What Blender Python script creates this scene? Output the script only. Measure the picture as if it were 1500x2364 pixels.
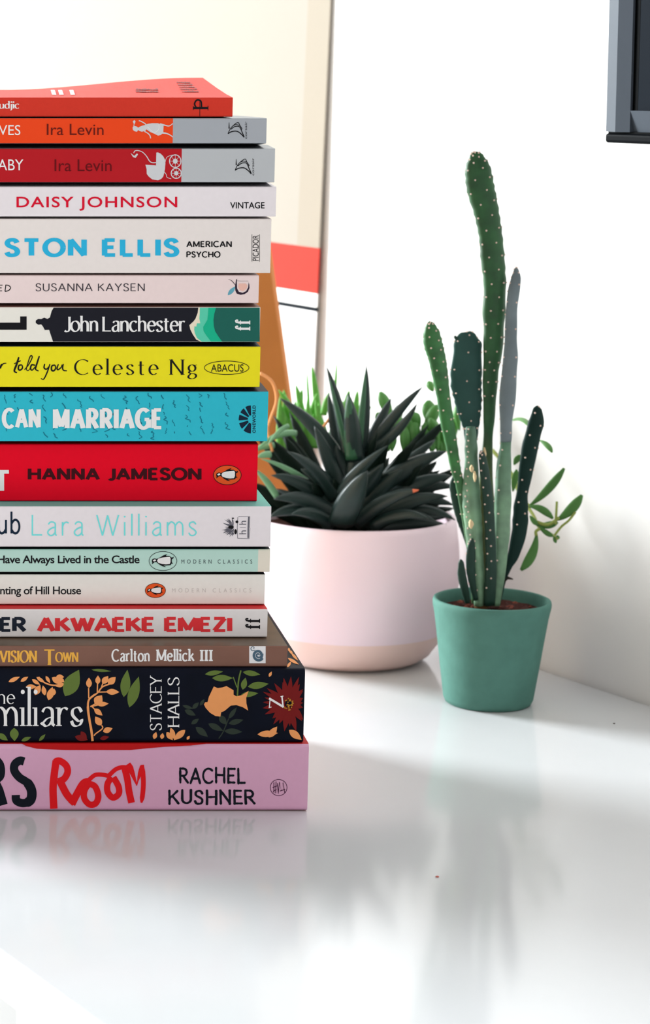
import bpy, bmesh, math, random
from mathutils import Vector, Matrix
from mathutils.geometry import tessellate_polygon

random.seed(7)
SC = bpy.context.scene
COL = SC.collection
for o in list(bpy.data.objects):
    bpy.data.objects.remove(o)

# ------------------------------------------------------------------ camera
DESK = 0.75                      # height of the desk surface
CAM_H = 0.3330                   # camera height above the desk
PITCH = math.radians(9.92)
FPX, CX, CY = 5500.0, -150.0, 1182.0      # focal length and optical axis in photo pixels
CP, SP = math.cos(PITCH), math.sin(PITCH)
cam = bpy.data.cameras.new('camera')
cam.sensor_fit = 'VERTICAL'
cam.sensor_height = 14.9
cam.lens = FPX * 14.9 / 2364.0
cam.shift_x = (750.0 - CX) / 2364.0
cam.clip_start = 0.05
cam.dof.use_dof = True
cam.dof.focus_distance = 1.118
cam.dof.aperture_fstop = 6.8
camo = bpy.data.objects.new('camera', cam)
COL.objects.link(camo)
camo.location = (0, 0, DESK + CAM_H)
camo.rotation_euler = (math.radians(90) - PITCH, 0, 0)
SC.camera = camo

# ------------------------------------------------------------------ light
SC.view_settings.view_transform = 'Standard'
SC.view_settings.look = 'None'
SC.view_settings.gamma = 1.0
SC.view_settings.use_curve_mapping = False
SC.view_settings.exposure = 0.2
world = bpy.data.worlds.new('room_daylight')
SC.world = world
world.use_nodes = True
wn = world.node_tree.nodes
wn['Background'].inputs[0].default_value = (1.0, 0.965, 0.94, 1)
# the open side of the room, behind the camera, is the brighter one
_tc = wn.new('ShaderNodeTexCoord')
_dt = wn.new('ShaderNodeVectorMath'); _dt.operation = 'DOT_PRODUCT'
_dt.inputs[1].default_value = (0.30, -0.92, 0.25)
_mr = wn.new('ShaderNodeMapRange')
_mr.inputs[1].default_value = -0.6; _mr.inputs[2].default_value = 1.0
_mr.inputs[3].default_value = 0.24; _mr.inputs[4].default_value = 0.80
wl = world.node_tree.links
wl.new(_tc.outputs['Generated'], _dt.inputs[0])
wl.new(_dt.outputs['Value'], _mr.inputs[0])
wl.new(_mr.outputs[0], wn['Background'].inputs[1])

WP = Vector((0.3578, 1.3706, 0.0))           # a point of the wall behind the desk
ang = math.radians(24.8)
WU = Vector((-math.sin(ang), math.cos(ang), 0))    # along that wall, away from the camera
WN = Vector((-math.cos(ang), -math.sin(ang), 0))   # into the room

def wallpt(s, off=0.0, z=0.0):
    p = WP + WU * s + WN * off
    return Vector((p.x, p.y, z))

WIN_S = 1.90                                # the window wall stands at this distance along the wall
win_c = wallpt(WIN_S + 0.10, 1.45, DESK + 0.82)
al = bpy.data.lights.new('window_daylight', 'AREA')
al.shape = 'RECTANGLE'
al.size, al.size_y = 1.15, 1.20
al.energy = 250
al.color = (0.92, 0.975, 1.0)
alo = bpy.data.objects.new('window_daylight', al)
COL.objects.link(alo)
alo.location = win_c
alo.rotation_euler = (-WU).to_track_quat('-Z', 'Z').to_euler()

# ------------------------------------------------------------------ helpers
def ray(px, py):
    return (px - CX) / FPX, (py - CY) / FPX

def atY(px, py, Y):
    u, v = ray(px, py)
    t = Y / (CP - v * SP)
    return Vector((u * t, Y, DESK + CAM_H - t * (SP + v * CP)))

def atZ(px, py, z):
    u, v = ray(px, py)
    t = (DESK + CAM_H - z) / (SP + v * CP)
    return Vector((u * t, t * (CP - v * SP), z))

def cactY(y):                    # depths inside the cactus pot and inside the planter
    return 1.2927 + (y - 1.771)*1.05
def plantY(y):
    return 1.400 + (y - 1.872)*1.05

def lin(c):
    r = []
    for x in c[:3]:
        x = x / 255.0
        r.append(x / 12.92 if x <= 0.04045 else ((x + 0.055) / 1.055) ** 2.4)
    return tuple(r)

def alb(c, k=0.85):
    return tuple(min(0.88, x / k) for x in lin(c)) + (1.0,)

MATS = {}
def mat(name, c, rough=0.6, k=0.85, noise=0.06, nscale=400.0, spec=0.12, bump=0.0, bscale=900.0, coat=0.0,
        sub=0.0, metal=0.0, raw=None):
    if name in MATS:
        return MATS[name]
    m = bpy.data.materials.new(name)
    m.use_nodes = True
    nt = m.node_tree
    b = nt.nodes['Principled BSDF']
    col = raw + (1.0,) if raw else alb(c, k)
    b.inputs['Roughness'].default_value = rough
    b.inputs['Specular IOR Level'].default_value = spec
    b.inputs['Metallic'].default_value = metal
    b.inputs['Coat Weight'].default_value = coat
    if sub:
        b.inputs['Subsurface Weight'].default_value = sub
        b.inputs['Subsurface Radius'].default_value = (0.003, 0.006, 0.002)
        b.inputs['Subsurface Scale'].default_value = 0.5
    tc = nt.nodes.new('ShaderNodeTexCoord')
    if noise:
        n = nt.nodes.new('ShaderNodeTexNoise')
        n.inputs['Scale'].default_value = nscale
        n.inputs['Detail'].default_value = 3
        nt.links.new(tc.outputs['Object'], n.inputs['Vector'])
        mx = nt.nodes.new('ShaderNodeMix')
        mx.data_type = 'RGBA'
        mx.inputs[6].default_value = tuple(x * (1 - noise) for x in col[:3]) + (1,)
        mx.inputs[7].default_value = tuple(min(1, x * (1 + noise)) for x in col[:3]) + (1,)
        nt.links.new(n.outputs['Fac'], mx.inputs[0])
        nt.links.new(mx.outputs[2], b.inputs['Base Color'])
    else:
        b.inputs['Base Color'].default_value = col
    if bump:
        n2 = nt.nodes.new('ShaderNodeTexNoise')
        n2.inputs['Scale'].default_value = bscale
        nt.links.new(tc.outputs['Object'], n2.inputs['Vector'])
        bp = nt.nodes.new('ShaderNodeBump')
        bp.inputs['Strength'].default_value = bump
        bp.inputs['Distance'].default_value = 0.0004
        nt.links.new(n2.outputs['Fac'], bp.inputs['Height'])
        nt.links.new(bp.outputs['Normal'], b.inputs['Normal'])
    MATS[name] = m
    return m

def bands(name, axis, stops, rough=0.55, spec=0.14, k=0.85, soft=0.0):
    """printed bands of colour along one local axis: stops = [(start, rgb), ...] ascending, metres"""
    m = bpy.data.materials.new(name)
    m.use_nodes = True
    nt = m.node_tree
    b = nt.nodes['Principled BSDF']
    b.inputs['Roughness'].default_value = rough
    b.inputs['Specular IOR Level'].default_value = spec
    tc = nt.nodes.new('ShaderNodeTexCoord')
    sp = nt.nodes.new('ShaderNodeSeparateXYZ')
    nt.links.new(tc.outputs['Object'], sp.inputs[0])
    prev = None
    for i, (s, c) in enumerate(stops):
        if i == 0:
            prev = alb(c, k)
            continue
        g = nt.nodes.new('ShaderNodeMath')
        g.operation = 'GREATER_THAN'
        g.inputs[1].default_value = s
        nt.links.new(sp.outputs[axis], g.inputs[0])
        mx = nt.nodes.new('ShaderNodeMix')
        mx.data_type = 'RGBA'
        nt.links.new(g.outputs[0], mx.inputs[0])
        if isinstance(prev, tuple):
            mx.inputs[6].default_value = prev
        else:
            nt.links.new(prev, mx.inputs[6])
        mx.inputs[7].default_value = alb(c, k)
        prev = mx.outputs[2]
    nt.links.new(prev, b.inputs['Base Color'])
    return m

def empty(name, loc, label=None, cat=None, group=None, rot=None):
    o = bpy.data.objects.new(name, None)
    COL.objects.link(o)
    o.location = loc
    o.empty_display_size = 0.02
    if rot:
        o.rotation_euler = rot
    if label: o['label'] = label
    if cat: o['category'] = cat
    if group: o['group'] = group
    return o

def obj(name, verts, faces, mats, parent=None, fmat=None, smooth=False, local=False, root=None):
    """verts in world space unless local; children are stored relative to the root's location"""
    off = Vector((0, 0, 0))
    if root is None and parent is not None:
        root = parent
        while root.parent: root = root.parent
    if root is not None and not local:
        off = root.location
    me = bpy.data.meshes.new(name)
    me.from_pydata([tuple(Vector(v) - off) for v in verts], [], faces)
    if not isinstance(mats, (list, tuple)):
        mats = [mats]
    for m in mats:
        me.materials.append(m)
    if fmat:
        for p, i in zip(me.polygons, fmat):
            p.material_index = i
    if smooth:
        for p in me.polygons:
            p.use_smooth = True
    me.update()
    o = bpy.data.objects.new(name, me)
    COL.objects.link(o)
    if parent is not None:
        o.parent = parent
    return o

def fixn(o):
    bm = bmesh.new()
    bm.from_mesh(o.data)
    bmesh.ops.recalc_face_normals(bm, faces=bm.faces)
    bm.to_mesh(o.data)
    bm.free()
    return o

def bev(o, w, seg=2, ang_=30):
    md = o.modifiers.new('bevel', 'BEVEL')
    md.width = w
    md.segments = seg
    md.limit_method = 'ANGLE'
    md.angle_limit = math.radians(ang_)
    return o

def box(x0, x1, y0, y1, z0, z1):
    v = [(x0,y0,z0),(x1,y0,z0),(x1,y1,z0),(x0,y1,z0),(x0,y0,z1),(x1,y0,z1),(x1,y1,z1),(x0,y1,z1)]
    f = [(0,3,2,1),(4,5,6,7),(0,1,5,4),(1,2,6,5),(2,3,7,6),(3,0,4,7)]
    return v, f

def obox(o0, ex, ey, ez):
    """box from corner o0 with edge vectors"""
    o0, ex, ey, ez = Vector(o0), Vector(ex), Vector(ey), Vector(ez)
    v = [o0, o0+ex, o0+ex+ey, o0+ey, o0+ez, o0+ex+ez, o0+ex+ey+ez, o0+ey+ez]
    f = [(0,3,2,1),(4,5,6,7),(0,1,5,4),(1,2,6,5),(2,3,7,6),(3,0,4,7)]
    return v, f

def lathe(prof, c, seg=64):
    """closed-profile revolve around a vertical axis at c; prof = [(r, z)], r=0 allowed at ends"""
    v, f = [], []
    for (r, z) in prof:
        for i in range(seg):
            a = 2 * math.pi * i / seg
            v.append((c[0] + r * math.cos(a), c[1] + r * math.sin(a), c[2] + z))
    for j in range(len(prof) - 1):
        for i in range(seg):
            k = (i + 1) % seg
            f.append((j*seg+i, j*seg+k, (j+1)*seg+k, (j+1)*seg+i))
    return v, f

def struct(name, v, f, m):
    o = fixn(obj(name, v, f, m))
    o['kind'] = 'structure'
    return o

# ------------------------------------------------------------------ setting: walls, floor, window
m_wall = mat('wall_paint', (0, 0, 0), rough=0.75, raw=(0.84, 0.825, 0.81), noise=0.015, nscale=30, bump=0.08, bscale=250)
m_floor = mat('pale_floor', (0, 0, 0), rough=0.5, raw=(0.78, 0.78, 0.77), noise=0.05, nscale=8)
m_trim = mat('white_trim', (0, 0, 0), rough=0.4, raw=(0.85, 0.85, 0.84), noise=0.01)

v, f = obox(wallpt(-2.2, 0, 0), WU * (WIN_S + 2.2), WN * -0.12, (0, 0, 2.7))
struct('wall_right', v, f, m_wall)
# window wall, built round its opening
wx = [0.0, 0.85, 2.05, 4.0]
wz = [0.0, DESK + 0.20, DESK + 1.44, 2.7]
V, F = [], []
for i in range(3):
    for j in range(3):
        if i == 1 and j == 1:
            continue
        v, f = obox(wallpt(WIN_S, wx[i], wz[j]), WN * (wx[i+1]-wx[i]), WU * 0.12, (0, 0, wz[j+1]-wz[j]))
        F += [tuple(q + len(V) for q in ff) for ff in f]
        V += v
struct('wall_back', V, F, m_wall)
V, F = [], []
for (a0, a1, b0, b1) in ((0.85, 0.89, wz[1], wz[2]), (2.01, 2.05, wz[1], wz[2]), (0.85, 2.05, wz[1], wz[1]+0.04), (0.85, 2.05, wz[2]-0.04, wz[2])):
    v, f = obox(wallpt(WIN_S + 0.03, a0, b0), WN * (a1-a0), WU * 0.05, (0, 0, b1-b0))
    F += [tuple(q + len(V) for q in ff) for ff in f]
    V += v
struct('window_1', V, F, m_trim)
v, f = box(-4.6, 2.2, -1.5, 4.2, -0.1, 0.0)
struct('floor', v, f, m_floor)

# ------------------------------------------------------------------ desk
m_desk = mat('white_desk_lacquer', (0, 0, 0), rough=0.115, raw=(0.63, 0.645, 0.66), noise=0.012, nscale=60, spec=0.38)
m_leg = mat('white_powder_coat', (0, 0, 0), rough=0.4, raw=(0.75, 0.75, 0.75), noise=0.01)
DW = 0.50
desk = empty('desk', wallpt(-0.2, DW/2, 0), 'white glossy desk standing against the white wall under all the books and pots', 'desk')
v, f = obox(wallpt(-1.15, 0.003, DESK - 0.02), WU * 1.85, WN * (DW - 0.003), (0, 0, 0.02))
o = fixn(obj('desktop', v, f, m_desk, desk))
bev(o, 0.0015, 3)
for s in (-1.08, 0.60):
    for w in (0.04, DW - 0.08):
        v, f = obox(wallpt(s, w, 0.0), WU * 0.04, WN * 0.04, (0, 0, DESK - 0.02))
        fixn(obj('leg', v, f, m_leg, desk))

# ------------------------------------------------------------------ 2-D lettering and print, in photo pixels on a spine plane
class Art:
    def __init__(self):
        self.polys = []
    def poly(self, pts, lay=0):
        self.polys.append((list(pts), lay))
        return self
    def tris(self, verts, faces, lay=0):
        for fc in faces:
            self.polys.append(([verts[i] for i in fc], lay))
        return self
    def ribbon(self, pts, ws, lay=0, cap=False):
        """stroke of varying width; convex quads so that self-overlap is harmless"""
        n = len(pts)
        if not isinstance(ws, (list, tuple)):
            ws = [ws] * n
        L, R = [], []
        for i in range(n):
            a = pts[max(0, i-1)]
            b = pts[min(n-1, i+1)]
            dx, dy = b[0]-a[0], b[1]-a[1]
            d = math.hypot(dx, dy) or 1e-9
            nx, ny = -dy/d, dx/d
            w = ws[i] / 2
            L.append((pts[i][0]+nx*w, pts[i][1]+ny*w))
            R.append((pts[i][0]-nx*w, pts[i][1]-ny*w))
        for i in range(n-1):
            self.polys.append(([L[i], L[i+1], R[i+1], R[i]], lay))
        if cap:
            for q, w in ((pts[0], ws[0]), (pts[-1], ws[-1])):
                self.ellipse(q[0], q[1], w/2, w/2, lay, 10)
        return self
    def ellipse(self, cx, cy, rx, ry, lay=0, n=36, rot=0):
        c, s = math.cos(rot), math.sin(rot)
        p = []
        for i in range(n):
            a = 2*math.pi*i/n
            x, y = rx*math.cos(a), ry*math.sin(a)
            p.append((cx + x*c - y*s, cy + x*s + y*c))
        return self.poly(p, lay)
    def ring(self, cx, cy, rx, ry, w, lay=0, n=40):
        pts = [(cx+rx*math.cos(2*math.pi*i/n), cy+ry*math.sin(2*math.pi*i/n)) for i in range(n+1)]
        return self.ribbon(pts, w, lay)
    def leaf(self, x0, y0, x1, y1, w, lay=0, n=10):
        dx, dy = x1-x0, y1-y0
        d = math.hypot(dx, dy)
        nx, ny = -dy/d, dx/d
        up, dn = [], []
        for i in range(n+1):
            t = i/n
            h = w/2*math.sin(math.pi*t**0.85)
            up.append((x0+dx*t+nx*h, y0+dy*t+ny*h))
            dn.append((x0+dx*t-nx*h, y0+dy*t-ny*h))
        return self.poly(up + dn[::-1][1:-1], lay)
    def build(self, name, m, parent, Y, label=None, fn=None):
        V, F = [], []
        eps = 0.00009
        for ip, (pts, lay) in enumerate(self.polys):
            lay += (ip % 60)*0.012
            base = len(V)
            P = []
            for p in pts:
                if fn:
                    P.append(fn(p[0], p[1], eps*(1+lay)))
                else:
                    q = atY(p[0], p[1], Y)
                    P.append(Vector((q.x, Y - eps*(1+lay), q.z)))
            V += P
            if len(P) <= 4 and not (len(P) == 4 and False):
                if len(P) >= 3:
                    F.append(tuple(range(base, base+len(P))))
            else:
                for t in tessellate_polygon([[Vector((q[0], q[1], 0)) for q in pts]]):
                    F.append(tuple(base + i for i in t))
        o = obj(name, V, F, m, parent)
        if label:
            o['label'] = label
        return o

def spl(pts, k=6):
    """Catmull-Rom through pts"""
    n = len(pts)
    if n < 3:
        return list(pts)
    out = []
    for i in range(n-1):
        p0 = pts[max(0, i-1)]; p1 = pts[i]; p2 = pts[i+1]; p3 = pts[min(n-1, i+2)]
        for j in range(k):
            t = j/k
            q = []
            for a in range(len(p1)):
                q.append(0.5*(2*p1[a] + (p2[a]-p0[a])*t + (2*p0[a]-5*p1[a]+4*p2[a]-p3[a])*t*t + (3*p1[a]-p0[a]-3*p2[a]+p3[a])*t**3))
            out.append(tuple(q))
    out.append(tuple(pts[-1]))
    return out

def arc(cx, cy, rx, ry, a0, a1, n=14):
    return [(cx+rx*math.cos(math.radians(a0+(a1-a0)*i/n)), cy+ry*math.sin(math.radians(a0+(a1-a0)*i/n))) for i in range(n+1)]

# stroke alphabet: cap height 1, x-height X; 'S' strokes take serifs, 'B' bars do not, 'C' curves
X = 0.66
def G(X):
    g = {}
    def st(x, y0=0, y1=1): return ('S', [(x, y0), (x, y1)])
    g['A'] = (.74, [('s', [(0,0),(.37,1)]), ('s', [(.74,0),(.37,1)]), ('B', [(.13,.33),(.61,.33)])])
    g['G'] = (.78, [('C', arc(.43,.5,.43,.5,48,330,20)), ('B', [(.78,.02),(.78,.46)]), ('B', [(.5,.46),(.82,.46)])])
    g['C'] = (.74, [('C', arc(.43,.5,.43,.5,48,312,20))])
    g['D'] = (.72, [st(.04), ('C', [(.04,1),(.28,1)]+arc(.28,.5,.44,.5,90,-90)+[(.04,0)])])
    g['E'] = (.54, [st(.04), ('B', [(.04,.97),(.52,.97)]), ('B', [(.04,.52),(.46,.52)]), ('B', [(.04,.03),(.54,.03)])])
    g['H'] = (.72, [st(.04), st(.68), ('B', [(.04,.52),(.68,.52)])])
    g['I'] = (.1, [st(.05)])
    g['J'] = (.36, [('s', [(.34,.6),(.34,1)]), ('C', [(.34,.9),(.34,.2)]+arc(.17,.2,.17,.22,0,-140,8))])
    g['K'] = (.64, [st(.04), ('B', [(.58,.98),(.05,.42)]), ('B', [(.22,.58),(.64,.02)])])
    g['L'] = (.52, [st(.04), ('B', [(.04,.03),(.52,.03)])])
    g['M'] = (.88, [st(.04), ('B', [(.04,1),(.44,.08)]), ('B', [(.84,1),(.44,.08)]), st(.84)])
    g['N'] = (.72, [st(.04), ('B', [(.04,1),(.68,0)]), st(.68)])
    g['O'] = (.86, [('C', arc(.43,.5,.43,.5,0,360,28))])
    g['P'] = (.58, [st(.04), ('C', [(.04,.98),(.3,.98)]+arc(.3,.73,.26,.25,90,-90,10)+[(.04,.48)])])
    g['R'] = (.62, [st(.04), ('C', [(.04,.98),(.3,.98)]+arc(.3,.73,.25,.25,90,-90,10)+[(.04,.48)]), ('B', [(.28,.48),(.62,0)])])
    g['S'] = (.54, [('C', spl([(.5,.8),(.42,.94),(.27,.99),(.1,.93),(.04,.76),(.12,.61),(.28,.52),(.44,.42),(.52,.25),(.45,.07),(.27,.01),(.1,.05),(.02,.2)], 4))])
    g['T'] = (.66, [st(.33), ('B', [(0,.97),(.66,.97)])])
    g['U'] = (.68, [('C', [(.04,1),(.04,.3)]+arc(.34,.31,.3,.3,180,360,12)+[(.64,1)])])
    g['V'] = (.72, [('s', [(0,1),(.36,0)]), ('s', [(.72,1),(.36,0)])])
    g['W'] = (1.06, [('s', [(0,1),(.28,0)]), ('B', [(.28,0),(.53,.98)]), ('B', [(.53,.98),(.78,0)]), ('s', [(1.06,1),(.78,0)])])
    g['Y'] = (.68, [('s', [(0,1),(.34,.46)]), ('s', [(.68,1),(.34,.46)]), st(.34, 0, .46)])
    g['Z'] = (.6, [('B', [(.02,.97),(.58,.97)]), ('B', [(.57,.97),(.03,.03)]), ('B', [(.02,.03),(.6,.03)])])
    x = X
    g['a'] = (.46, [('C', spl([(.06,x-.12),(.14,x-.02),(.26,x),(.38,x-.06),(.4,x-.2),(.4,.08),(.47,.01)], 4)), ('C', spl([(.4,x-.26),(.22,x-.3),(.05,x-.44),(.05,.08),(.17,0),(.3,.04),(.4,.16)], 4))])
    g['b'] = (.52, [st(.04,0,1.06), ('C', arc(.27,x/2,.23,x/2,150,-150,20))])
    g['c'] = (.46, [('C', arc(.26,x/2,.25,x/2,45,315,18))])
    g['d'] = (.52, [st(.47,0,1.06), ('C', arc(.25,x/2,.23,x/2,30,330,20))])
    g['e'] = (.5, [('B', [(.04,x*.54),(.47,x*.54)]), ('C', arc(.26,x/2,.23,x/2,5,315,20))])
    g['f'] = (.34, [('C', [(.14,0),(.14,.85)]+arc(.28,.86,.14,.18,180,50,8)), ('B', [(0,x-.03),(.3,x-.03)])])
    g['g'] = (.5, [('C', arc(.23,x*.66,.19,x*.33,0,360,18)), ('B', [(.36,x*.93),(.5,x*.98)]),
                   ('C', spl([(.12,x*.36),(.06,x*.24),(.14,x*.14),(.36,x*.08),(.46,-.06),(.38,-.22),(.2,-.27),(.04,-.2),(.05,-.06),(.16,.05)], 4))])
    g['h'] = (.52, [st(.05,0,1.06), ('C', spl([(.05,x-.2),(.15,x-.05),(.28,x),(.42,x-.1),(.45,x-.28),(.45,0)], 4)), ('F', (.45, 0))])
    g['i'] = (.12, [st(.06,0,x), ('D', (.06, .92))])
    g['j'] = (.18, [('C', [(.12,x),(.12,-.1)]+arc(0,-.1,.12,.16,0,-100,6)), ('D', (.12, .92))])
    g['k'] = (.5, [st(.05,0,1.06), ('B', [(.44,x),(.06,.24)]), ('B', [(.2,.38),(.5,0)])])
    g['l'] = (.1, [st(.05,0,1.06)])
    g['m'] = (.84, [st(.05,0,x), ('C', spl([(.05,x-.2),(.15,x-.05),(.26,x),(.39,x-.1),(.42,x-.28),(.42,0)], 4)),
                    ('C', spl([(.42,x-.2),(.52,x-.05),(.63,x),(.76,x-.1),(.79,x-.28),(.79,0)], 4)), ('F', (.42, 0)), ('F', (.79, 0))])
    g['n'] = (.52, [st(.05,0,x), ('C', spl([(.05,x-.2),(.15,x-.05),(.28,x),(.42,x-.1),(.45,x-.28),(.45,0)], 4)), ('F', (.45, 0))])
    g['o'] = (.54, [('C', arc(.27,x/2,.26,x/2,0,360,24))])
    g['r'] = (.36, [st(.05,0,x), ('C', spl([(.05,x-.22),(.13,x-.06),(.24,x-.01),(.35,x-.05)], 4))])
    g['s'] = (.38, [('C', spl([(.35,x-.12),(.28,x-.02),(.18,x),(.06,x-.06),(.04,x-.18),(.12,x-.28),(.26,x-.37),(.36,.17),(.31,.05),(.19,0),(.07,.03),(.01,.14)], 4))])
    g['t'] = (.34, [('C', [(.14,.88),(.14,.12)]+arc(.25,.12,.11,.12,180,310,6)), ('B', [(0,x-.03),(.32,x-.03)])])
    g['u'] = (.52, [('C', spl([(.05,x),(.05,.25),(.09,.08),(.2,0),(.34,.05),(.45,.2)], 4)), st(.46,0,x)])
    g['w'] = (.8, [('s', [(0,x),(.2,0)]), ('B', [(.2,0),(.4,x)]), ('B', [(.4,x),(.6,0)]), ('s', [(.8,x),(.6,0)])])
    return g
GLX = {}
def GLYPH(ch, x):
    if x not in GLX: GLX[x] = G(x)
    return GLX[x][ch]

def stroke_text(txt, bb, thick, thin=None, pen=12, serif=0.0, track=0.14, space=0.34, cap=False, jit=0.0, rot=0, art=None, lay=0, wx=1.0, xh=0.66, sthin=None):
    X = xh
    """letters drawn as pen strokes, fitted to the pixel box bb=(x0,y0,x1,y1); rot=90 reads upwards"""
    thin = thick if thin is None else thin
    rnd = random.Random(len(txt)*31 + int(bb[0]))
    A = Art()
    x = 0.0
    pr = math.radians(pen)
    def W(dx, dy):
        a = math.atan2(dy, dx*1.0)
        return thin + (thick-thin)*abs(math.sin(a-pr))**1.2
    for ch in txt:
        if ch == ' ':
            x += space
            continue
        w, strokes = GLYPH(ch, xh)
        jy = rnd.uniform(-jit, jit)
        ja = rnd.uniform(-jit, jit)*1.2
        def T(p):
            return ((x + p[0]*wx + ja*(p[1]-.5)), p[1] + jy)
        sh = sthin or max(thin, thick*0.28)
        for kind, data in strokes:
            if kind == 'D':
                c = T(data)
                A.ellipse(c[0], c[1], thick*0.62, thick*0.62, 0, 14)
                continue
            if kind == 'F':
                if serif:
                    c = T(data)
                    A.ribbon([(c[0]-serif, c[1]+sh/2), (c[0]+serif, c[1]+sh/2)], sh)
                continue
            pts = [T(p) for p in data]
            if jit:
                pts = [(p[0]+rnd.uniform(-jit, jit)*.5, p[1]+rnd.uniform(-jit, jit)*.5) for p in pts] if len(pts) < 4 else pts
                if len(pts) == 2:
                    m_ = ((pts[0][0]+pts[1][0])/2+rnd.uniform(-jit, jit)*.5, (pts[0][1]+pts[1][1])/2)
                    pts = spl([pts[0], m_, pts[1]], 4)
            ws = []
            for i in range(len(pts)):
                a = pts[max(0, i-1)]; b = pts[min(len(pts)-1, i+1)]
                ws.append(W(b[0]-a[0], b[1]-a[1]) * (1 + (rnd.uniform(-.15, .15) if jit else 0)))
            A.ribbon(pts, ws, 0, cap)
            if serif and kind in 'Ss':
                for q in (data[0], data[-1]):
                    if kind == 's' and not (abs(q[1]) < .01 or abs(q[1]-1) < .01 or abs(q[1]-X) < .01): continue
                    if kind == 's' and ch == 'A' and q[1] > .5: continue
                    if kind == 's' and ch in 'VWwY' and q[1] < .5: continue
                    if kind == 'S' and ch == 'Y' and q[1] > .3: continue
                    if kind == 'S' and ch == 'u' and False: continue
                    c = T(q)
                    yy = c[1] + (sh/2 if q[1] < .1 else -sh/2)
                    l, r = serif, serif
                    if ch in 'bdhiklmnru' and q[1] > .3: r = 0; l = serif*1.15
                    A.ribbon([(c[0]-l-thick*.3, yy), (c[0]+r+thick*.3, yy)], sh)
        x += w*wx + track
    xs = [p[0] for P, _ in A.polys for p in P]
    ys = [p[1] for P, _ in A.polys for p in P]
    return fit(A, (min(xs), min(ys), max(xs), max(ys)), bb, rot, art, lay)

def fit(A, src, bb, rot=0, art=None, lay=0):
    out = art or Art()
    sx0, sy0, sx1, sy1 = src
    x0, y0, x1, y1 = bb
    for P, l in A.polys:
        Q = []
        for p in P:
            a = (p[0]-sx0)/(sx1-sx0 or 1)
            b = (p[1]-sy0)/(sy1-sy0 or 1)
            if rot == 0:
                Q.append((x0 + a*(x1-x0), y1 - b*(y1-y0)))
            elif rot == 90:                      # reads from bottom to top
                Q.append((x0 + (1-b)*(x1-x0), y1 - a*(y1-y0)))
            else:                                # reads from top to bottom
                Q.append((x0 + b*(x1-x0), y0 + a*(y1-y0)))
        out.polys.append((Q, lay + l))
    return out

def sans(txt, bb, bold=0.0, track=1.0, rot=0, art=None, lay=0, shear=0.0):
    cu = bpy.data.curves.new('lettering', 'FONT')
    cu.body = txt
    cu.offset = bold
    cu.space_character = track
    cu.resolution_u = 4
    cu.shear = shear
    o = bpy.data.objects.new('lettering', cu)
    COL.objects.link(o)
    dg = bpy.context.evaluated_depsgraph_get()
    me = bpy.data.meshes.new_from_object(o.evaluated_get(dg))
    A = Art()
    vs = [(q.co.x, q.co.y) for q in me.vertices]
    A.tris(vs, [tuple(p.vertices) for p in me.polygons])
    bpy.data.objects.remove(o)
    bpy.data.curves.remove(cu)
    bpy.data.meshes.remove(me)
    xs = [p[0] for p in vs]; ys = [p[1] for p in vs]
    return fit(A, (min(xs), min(ys), max(xs), max(ys)), bb, rot, art, lay)

# ------------------------------------------------------------------ the stack of books
# spine top, spine bottom, right end (photo pixels), distance of the spine, length, depth
ROWS = [
    dict(t=225, b=269.5, r=537, Y=1.1210, L=.198, D=.128),
    dict(t=273, b=331, r=615, Y=1.1200, L=.198, D=.129),
    dict(t=343, b=421, r=634, Y=1.1200, L=.198, D=.129),
    dict(t=431, b=500, r=637, Y=1.1200, L=.198, D=.129),
    dict(t=505.5, b=630.5, r=625, Y=1.1200, L=.197, D=.130),
    dict(t=636, b=700, r=597, Y=1.1200, L=.198, D=.129),
    dict(t=709, b=790, r=600, Y=1.1200, L=.198, D=.129),
    dict(t=800, b=894, r=600, Y=1.1200, L=.197, D=.128),
    dict(t=904, b=1019, r=618, Y=1.1200, L=.198, D=.130),
    dict(t=1025, b=1157, r=594, Y=1.1240, L=.198, D=.130),
    dict(t=1169, b=1262.5, r=625, Y=1.1100, L=.198, D=.129),
    dict(t=1268, b=1321, r=623, Y=1.1120, L=.198, D=.129),
    dict(t=1326, b=1395.5, r=611, Y=1.1130, L=.198, D=.129),
    dict(t=1406.5, b=1471, r=617, Y=1.1040, L=.198, D=.129),
    dict(t=1491, b=1541, r=663, Y=1.0880, L=.203, D=.133),
    dict(t=1544, b=1715, r=702, Y=1.0845, L=.206, D=.138),
    dict(t=1718, b=1875, r=711, Y=1.0830, L=.222, D=.144),
]
N = len(ROWS)
# contact heights between the books
for i, R in enumerate(ROWS):
    R['zt'] = atY(0, R['t'], R['Y']).z
    R['zb'] = atY(0, R['b'], R['Y']).z
    R['xr'] = atY(R['r'], (R['t']+R['b'])/2, R['Y']).x
for i in range(N-1):
    U, Lw = ROWS[i], ROWS[i+1]
    if i in (9, 12, 13, 14):           # the lower cover shows in front of the upper book
        c = Lw['zt']
    else:
        c = (U['zb'] + Lw['zt'])/2
    c = max(c, Lw['zt'])
    U['z0'] = c
    Lw['z1'] = c
ROWS[0]['z1'] = ROWS[0]['zt']
ROWS[-1]['z0'] = DESK
ROWS[-1]['zb'] = max(ROWS[-1]['zb'], DESK + 0.0004)
for R in ROWS:
    R['zb'] = max(R['zb'], R['z0'] + 0.0001)

m_page = mat('paper_edge', (228, 214, 190), rough=0.85, noise=0.12, nscale=1500)
m_pagew = mat('white_paper_edge', (236, 230, 220), rough=0.85, noise=0.1, nscale=1500)

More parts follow.
